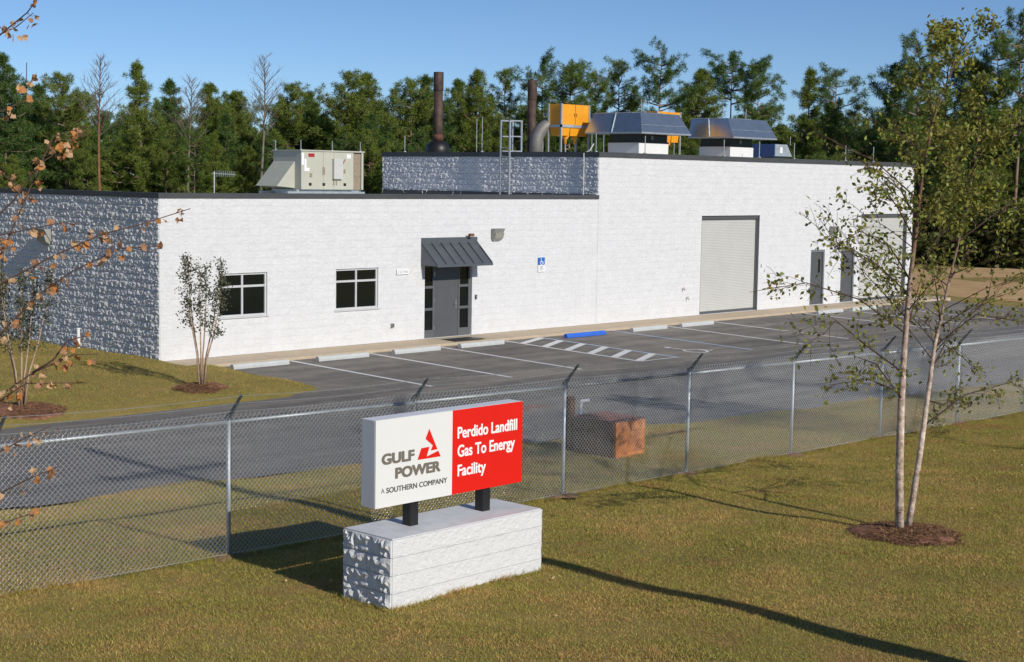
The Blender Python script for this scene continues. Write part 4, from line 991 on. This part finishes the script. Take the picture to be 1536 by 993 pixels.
T2 = [(-3.73,-23.86,-.1),(-3.43,-23.86,1.15),(-3.27,-23.86,1.98),(-3.14,-23.86,2.64),(-2.83,-23.86,3.47),(-2.44,-23.86,4.41),(-2.19,-23.86,5.18),(-2.09,-23.86,5.95)]
LM = [[(-3.95,-23.86,2.32),(-5.15,-23.86,2.77),(-6.21,-23.86,3.2),(-6.73,-23.86,3.04)],[(-3.97,-23.86,2.88),(-5.02,-23.86,3.38),(-6.17,-23.86,3.64),(-7.27,-23.86,3.56)],[(-3.95,-23.86,3.42),(-4.88,-23.86,3.82),(-5.69,-23.86,4.06),(-6.66,-23.86,4.28)],[(-3.89,-23.86,3.6),(-4.73,-23.86,4.08),(-5.74,-23.86,4.31),(-6.65,-23.86,4.14)],[(-3.82,-23.86,4.15),(-4.6,-23.86,4.61),(-5.29,-23.86,4.87),(-5.74,-23.86,4.78)],[(-3.79,-23.86,4.43),(-4.44,-23.86,4.83),(-5.14,-23.86,5.03),(-5.88,-23.86,5.2)],[(-3.76,-23.86,4.7),(-4.3,-23.86,5.23),(-4.66,-23.86,5.45)],[(-4.0,-23.86,2.05),(-4.77,-23.86,2.3),(-5.6,-23.86,2.28)],[(-3.97,-23.86,1.95),(-4.96,-23.86,2.54),(-5.79,-23.86,2.73)],[(-3.24,-23.86,2.26),(-2.39,-23.86,2.59),(-1.33,-23.86,2.31),(-.42,-23.86,2.04)],[(-3.14,-23.86,2.64),(-2.23,-23.86,3.06),(-1.17,-23.86,2.91),(-.29,-23.86,2.96)],[(-3.3,-23.86,1.89),(-2.31,-23.86,1.7),(-1.27,-23.86,1.7)],[(-3.02,-23.86,3.01),(-3.62,-23.86,3.5),(-4.19,-23.86,3.8)],[(-2.78,-23.86,3.56),(-1.7,-23.86,3.92),(-.62,-23.86,3.89)],[(-2.53,-23.86,4.13),(-1.56,-23.86,4.7),(-.5,-23.86,4.9)],[(-3.37,-23.86,1.52),(-2.53,-23.86,1.92),(-1.52,-23.86,2.03),(-.24,-23.86,1.61)]]
birch('birch_tree', 'two-stemmed river birch with peeling pale trunks in a mulch ring', [(T1, .060), (T2, .044)], LM, 5, 26)
for i, (x, lb) in enumerate(((4.9, 'river birch whose crown enters the right edge of the picture'), (11.2, 'river birch farther along the row beyond the right edge'))):
    tk = [(x, -24.1, -.4), (x-.05, -24.1, 1.5), (x-.1, -24.1, 3), (x-.25, -24.1, 4.6), (x-.3, -24.1, 5.8), (x-.4, -24.1, 6.9)]
    tk2 = [(x+.1, -24.1, -.4), (x+.3, -24.0, 1.5), (x+.5, -24.0, 3), (x+.75, -24.0, 4.4), (x+.9, -23.9, 5.9)]
    birch('birch_tree', lb, [(tk, .07), (tk2, .055)], [], 60+i, 30)
# crape myrtles
def myrtle(label, x, y, H, wd, seed, n_st=6):
    rr = random.Random(seed); r = np.random.default_rng(seed); z0 = float(ground_z(np.array(x), np.array(y)))
    t = thing('crape_myrtle', label, 'tree', (x, y, z0), 'crape myrtles on the grass bank'); br = MB(); tips = []
    for k in range(n_st):
        az = 2*math.pi*k/n_st+rr.uniform(-.3,.3); sp = wd*.30*rr.uniform(.5, 1.1); h = H*rr.uniform(.78, 1.0)
        P = [Vector((.05*math.cos(az), .05*math.sin(az), -.05)), Vector((sp*.30*math.cos(az), sp*.30*math.sin(az), h*.26)), Vector((sp*.7*math.cos(az), sp*.7*math.sin(az), h*.5)), Vector((sp*math.cos(az), sp*math.sin(az), h*.76)), Vector((sp*1.1*math.cos(az), sp*1.1*math.sin(az), h))]
        m = MB(); m.tube(P, [.026, .020, .015, .009, .003], 7); m.build('stem', m_myrt, t, True)
        for q in range(26):
            u = .42+.58*rr.random(); i = min(3, int(u*4)); p = P[i].lerp(P[i+1], u*4-i); d = Vector((math.cos(az)*.5+rr.gauss(0,.6), math.sin(az)*.5+rr.gauss(0,.6), rr.uniform(.3,1.0))).normalized(); L = wd*.30*rr.uniform(.35,1)*(1.35-u)
            e_ = p+d*L; br.tube([p, e_], [.004, .0015], 3)
            for w in range(5): tips.append(p.lerp(e_, .3+.75*rr.random()))
        for w in range(10): tips.append(P[3].lerp(P[4], rr.random()))
    stuff(br.build('twigs', m_twig, t, True))
    me = leaf_cloud('crown', tips, 3, .055, r, (.04, .08), (.028, .048), .1); me.materials.append(m_myrtleaf); stuff(link('crown', me, None, t)); return t
myrtle('slender crape myrtle before the left window of the white wall', -2.04, -4.72, 3.15, 1.5, 21)
myrtle('crape myrtle at the left edge before the shaded end wall', -6.75, -5.0, 3.5, 1.9, 22, 7)
# pine-straw rings
def mulch(label, x, y, rx, n, seed, zf=None):
    r = np.random.default_rng(seed); t = thing('mulch_ring', label, 'mulch', (x, y, float(ground_z(np.array(x), np.array(y)))), 'pine-straw rings under the young trees')
    V = [(0, 0, .09)]; F = []; K = 40
    for j, (f, h) in enumerate(((.45, .085), (.75, .06), (.93, .03), (1.05, -.05))):
        for k in range(K):
            a = 2*math.pi*k/K; q = f*rx*(1+.07*math.sin(3*a+seed)+.05*math.sin(7*a)+r.uniform(-.03, .03))
            gx, gy = q*math.cos(a), q*math.sin(a); V.append((gx, gy, h+float(ground_z(np.array(x+gx), np.array(y+gy)))-float(ground_z(np.array(x), np.array(y)))+r.uniform(-.012, .012)))
    for k in range(K): F.append((0, 1+k, 1+(k+1) % K))
    b = MB().add(V, F+[(1+j*K+k, 1+(j+1)*K+k, 1+(j+1)*K+(k+1) % K, 1+j*K+(k+1) % K) for j in range(3) for k in range(K)]); b.build('bed', m_mulch, t, True)
    a = r.uniform(0, 6.28, n); q = np.sqrt(r.random(n))*rx*(1.06+.10*np.sin(3*a+seed)+.08*np.sin(7*a+1))*r.uniform(.92, 1.10, n); P = np.stack([q*np.cos(a), q*np.sin(a), np.maximum(.105-.085*(q/rx)**2.2, .012)], 1); P[:, 2] += gz(x+P[:, 0], y+P[:, 1])-g(x, y)
    D = r.normal(size=P.shape); D[:, 2] *= .22; D /= np.linalg.norm(D, axis=1)[:, None]
    V, F = tri_leaves(P, D, r.uniform(.10, .22, n), r.uniform(.006, .012, n), r); me = np_mesh('straw', V, F); me.materials.append(m_mulch); stuff(link('straw', me, None, t))
mulch('large pine-straw ring under the two-stemmed birch', -3.85, -23.9, .74, 9000, 1)
mulch('pine-straw ring under the slender crape myrtle by the window', -2.04, -4.72, .58, 2500, 2)
mulch('pine-straw ring under the crape myrtle at the left edge', -6.75, -5.0, .80, 2500, 3)

# near tree at the left edge: dead autumn leaves, each leaf its own piece
NT = thing('autumn_tree', 'young tree with dry orange-brown leaves reaching in at the left edge', 'tree', (-18.95, -23.55, g(-18.95, -23.55)))
MB().tube([(0,0,-.1),(.02,0,1.2),(.14,.07,2.6),(.29,.11,4.0),(.43,.15,5.4),(.58,.2,6.8)], [.075,.065,.052,.04,.028,.012], 9).build('trunk', m_twig, NT, True)
TZ = g(-18.95, -23.55)
NB = [[(-18.0,-23.95,5.53),(-17.6,-24.33,5.85),(-17.51,-24.55,6.0),(-17.5,-24.69,6.1)],[(-18.0,-23.95,5.53),(-17.56,-24.08,5.83),(-17.41,-24.22,5.93),(-17.32,-24.3,6.03)],[(-18.19,-23.95,4.13),(-17.81,-24.31,4.41),(-17.55,-24.57,4.49),(-17.32,-24.8,4.56)],[(-18.23,-23.94,3.84),(-17.69,-24.45,4.3),(-17.41,-24.51,4.93),(-17.28,-24.48,5.15),(-17.05,-24.55,5.23)],[(-18.23,-23.94,3.84),(-17.7,-24.67,4.7),(-17.56,-24.79,4.96),(-17.43,-24.91,5.07),(-17.31,-25.02,5.21)],[(-18.25,-23.96,3.66),(-17.7,-24.47,4.11),(-17.43,-24.72,4.31),(-17.14,-24.86,4.46),(-16.87,-24.99,4.54),(-16.57,-25.14,4.65)],[(-18.26,-23.97,3.47),(-17.72,-24.49,3.76),(-17.51,-24.68,4.05),(-17.34,-24.83,4.21),(-17.11,-25.06,4.37),(-16.91,-25.26,4.39)],[(-18.3,-24.02,2.82),(-17.75,-24.53,3.33),(-17.58,-24.68,3.49),(-17.38,-24.88,3.62),(-17.25,-25.01,3.63)],[(-18.28,-24.0,3.05),(-17.8,-24.62,3.31),(-17.67,-24.75,3.43),(-17.38,-25.05,3.44)],[(-18.31,-24.04,2.54),(-17.84,-24.49,2.88),(-17.64,-24.69,3.04),(-17.52,-24.8,3.12)],[(-18.32,-24.06,2.35),(-17.82,-24.55,2.62),(-17.66,-24.71,2.74),(-17.49,-24.87,2.84)],[(-18.33,-24.07,2.17),(-17.84,-24.56,2.41),(-17.64,-24.76,2.51)],[(-17.58,-24.68,3.49),(-17.48,-24.78,3.58),(-17.4,-24.84,3.72),(-17.27,-24.97,3.77)],[(-18.15,-23.91,4.69),(-17.73,-24.27,5.25),(-17.5,-24.5,5.4),(-17.48,-24.48,5.66)],[(-18.12,-23.87,5.15),(-17.72,-24.33,4.97),(-17.54,-24.55,4.75),(-17.47,-24.62,4.7)]]
rr = random.Random(77)
def leaf_mesh(k):      # lobed, cupped leaf
    r_ = random.Random(k); n = 9; V = [(0, 0, 0)]; F = []
    for i in range(n):
        a = 2*math.pi*i/n; q = (.5+.5*math.cos(a))*.30+.62+(.18 if i % 2 else -.12); V.append((q*math.cos(a)*.05, q*math.sin(a)*.042, .012*r_.uniform(-1, 1)+.25*abs(math.sin(a))*.03+.010*math.cos(2*a)))
    for i in range(n): F.append((0, 1+i, 1+(i+1) % n))
    b = MB().add(V, F); b.tube([(-.02, 0, 0), (-.06, 0, .005)], .0012, 3, False); return b.mesh('leaf')
LFM = []
for k in range(12):
    m_ = leaf_mesh(k); m_.materials.append(m_deadleaf[(0, 1, 2, 1, 0, 2, 1, 0, 1, 2, 0, 3)[k]]); LFM.append(m_)
loc0 = Vector((-18.95, -23.55, TZ)); nl = 0
for bi, pl_ in enumerate(NB):
    P = [Vector(p)-loc0 for p in pl_]
    if bi != 12:       # run each bough back to the stem
        s = P[0]; zt = s.z-.45; fr_ = zt/6.8; P = [Vector((.0+.58*fr_, .2*fr_, zt))]+P
    n = len(P); MB().tube(P, [.007*(1-.8*i/(n-1))+.0015 for i in range(n)], 6).build('bough', m_twig, NT, True)
    for i in range(2 if bi != 12 else 0, n-1):
        seg = (P[i+1]-P[i]); cnt = max(3, int(seg.length*26)+2)
        for k in range(cnt):
            if nl >= 292: break
            if rr.random() < .10: continue
            p = P[i]+seg*rr.random()+Vector((rr.gauss(0, .035), rr.gauss(0, .035), rr.gauss(-.03, .03)))
            o = link('leaf', LFM[rr.randrange(11) if not (bi == 6 and rr.random() < .15) else 11], None, NT); o.location = p
            o.rotation_euler = (rr.uniform(0, 6.28), rr.uniform(0, 6.28), rr.uniform(0, 6.28)); s = rr.uniform(.45, .85); o.scale = (s, s, s); nl += 1

# ------------------------------------------------------------------ lawn blades
def blades(name, label, n, xr, yr, keep, hmin, hmax, seed, dens_pow=0):
    r = np.random.default_rng(seed); x = r.uniform(*xr, n); y = r.uniform(*yr, n); k = keep(x, y); x = x[k]; y = y[k]; n = len(x)
    z = ground_z(x, y); h = r.uniform(hmin, hmax, n); a = r.uniform(0, 6.28, n); w = r.uniform(.0028, .006, n)
    lx = r.normal(0, .8, n)*h; ly = r.normal(0, .8, n)*h
    V = np.empty((n, 3, 3), np.float32)
    V[:, 0] = np.stack([x+np.cos(a)*w, y+np.sin(a)*w, z-.004], 1); V[:, 1] = np.stack([x-np.cos(a)*w, y-np.sin(a)*w, z-.004], 1); V[:, 2] = np.stack([x+lx, y+ly, z+h], 1)
    F = np.arange(n*3).reshape(-1, 3); o = link(name, np_mesh(name, V.reshape(-1, 3), F), m_grass); tag(o, label, 'grass', kind='stuff'); return o
# keep only the wedge that the lawn shows in front of the road
def near_keep(x, y):
    e = -13.35-.075*(x+11)
    inb = ~((x > SB[0]) & (x < SB[1]) & (y > SB[2]) & (y < SB[3])); ring_ = (x+3.85)**2+(y+23.9)**2 > .72**2
    # bearing from the viewpoint outwards thins with distance
    d = np.hypot(x+23.19, y+34.63); b = np.degrees(np.arctan2(x+23.19, y+34.63))
    nz_ = np.sin(x*1.9+.7*np.sin(y*1.3))*np.sin(y*2.1+.9*np.sin(x*.8))+.5*np.sin(x*5.3+y*3.1)*np.sin(y*4.7-x*2.2)
    thin = np.random.default_rng(9).random(len(x)) < np.clip(1.05-.55*np.clip(nz_-.35, 0, 1.2), .35, 1)
    return thin & (y < e) & inb & ring_ & (b > 26) & (b < 68) & (d > 11.5)
blades('lawn_grass', 'short olive and straw-coloured lawn around the sign and fence', 1900000, (-17.5, 15), (-30, -12.8), near_keep, .010, .036, 3)
blades('bank_grass', 'short dry grass on the bank before the shaded end wall', 170000, (-11, 1.0), (-6.4, 7), lambda x, y: (np.where(x > 0, y < -.1, True)) & ((x < -.05) | (y < -.2)) & ((x < .9) | (y < -8)) & (island(x, y) > .04), .012, .038, 4)

r = np.random.default_rng(91); n = 260
x = r.uniform(-17, 10, n); y = r.uniform(-29, -14.5, n); k = near_keep(x, y); x = x[k]; y = y[k]; P = np.stack([x, y, ground_z(x, y)+.032], 1)
D = r.normal(size=P.shape); D[:, 2] *= .25; D /= np.linalg.norm(D, axis=1)[:, None]
V, F = tri_leaves(P, D, r.uniform(.03, .07, len(P)), r.uniform(.02, .045, len(P)), r)
tag(link('fallen_leaves', np_mesh('fallen_leaves', V, F), m_deadleaf[2]), 'scattered dry leaves lying on the lawn', 'leaves', kind='stuff')

# rougher grass the mower misses: along the fence foot and round the sign base
def rough_keep(x, y):
    fence_ = np.abs(y-FY+.02) < .10
    bx_ = (x > SB[0]-.10) & (x < SB[1]+.10) & (y > SB[2]-.10) & (y < SB[3]+.10) & ~((x > SB[0]-.005) & (x < SB[1]+.005) & (y > SB[2]-.005) & (y < SB[3]+.005))
    nz_ = np.sin(x*3.1)+np.sin(x*7.7+y)+.8*np.sin(y*5.3+x*1.7)
    return (fence_ & (nz_ > -.6)) | (bx_ & (nz_ > -.9))
blades('uncut_grass', 'taller uncut grass along the fence foot and around the sign base', 420000, (-16, 12), (-22.2, -18.4), rough_keep, .03, .085, 6)
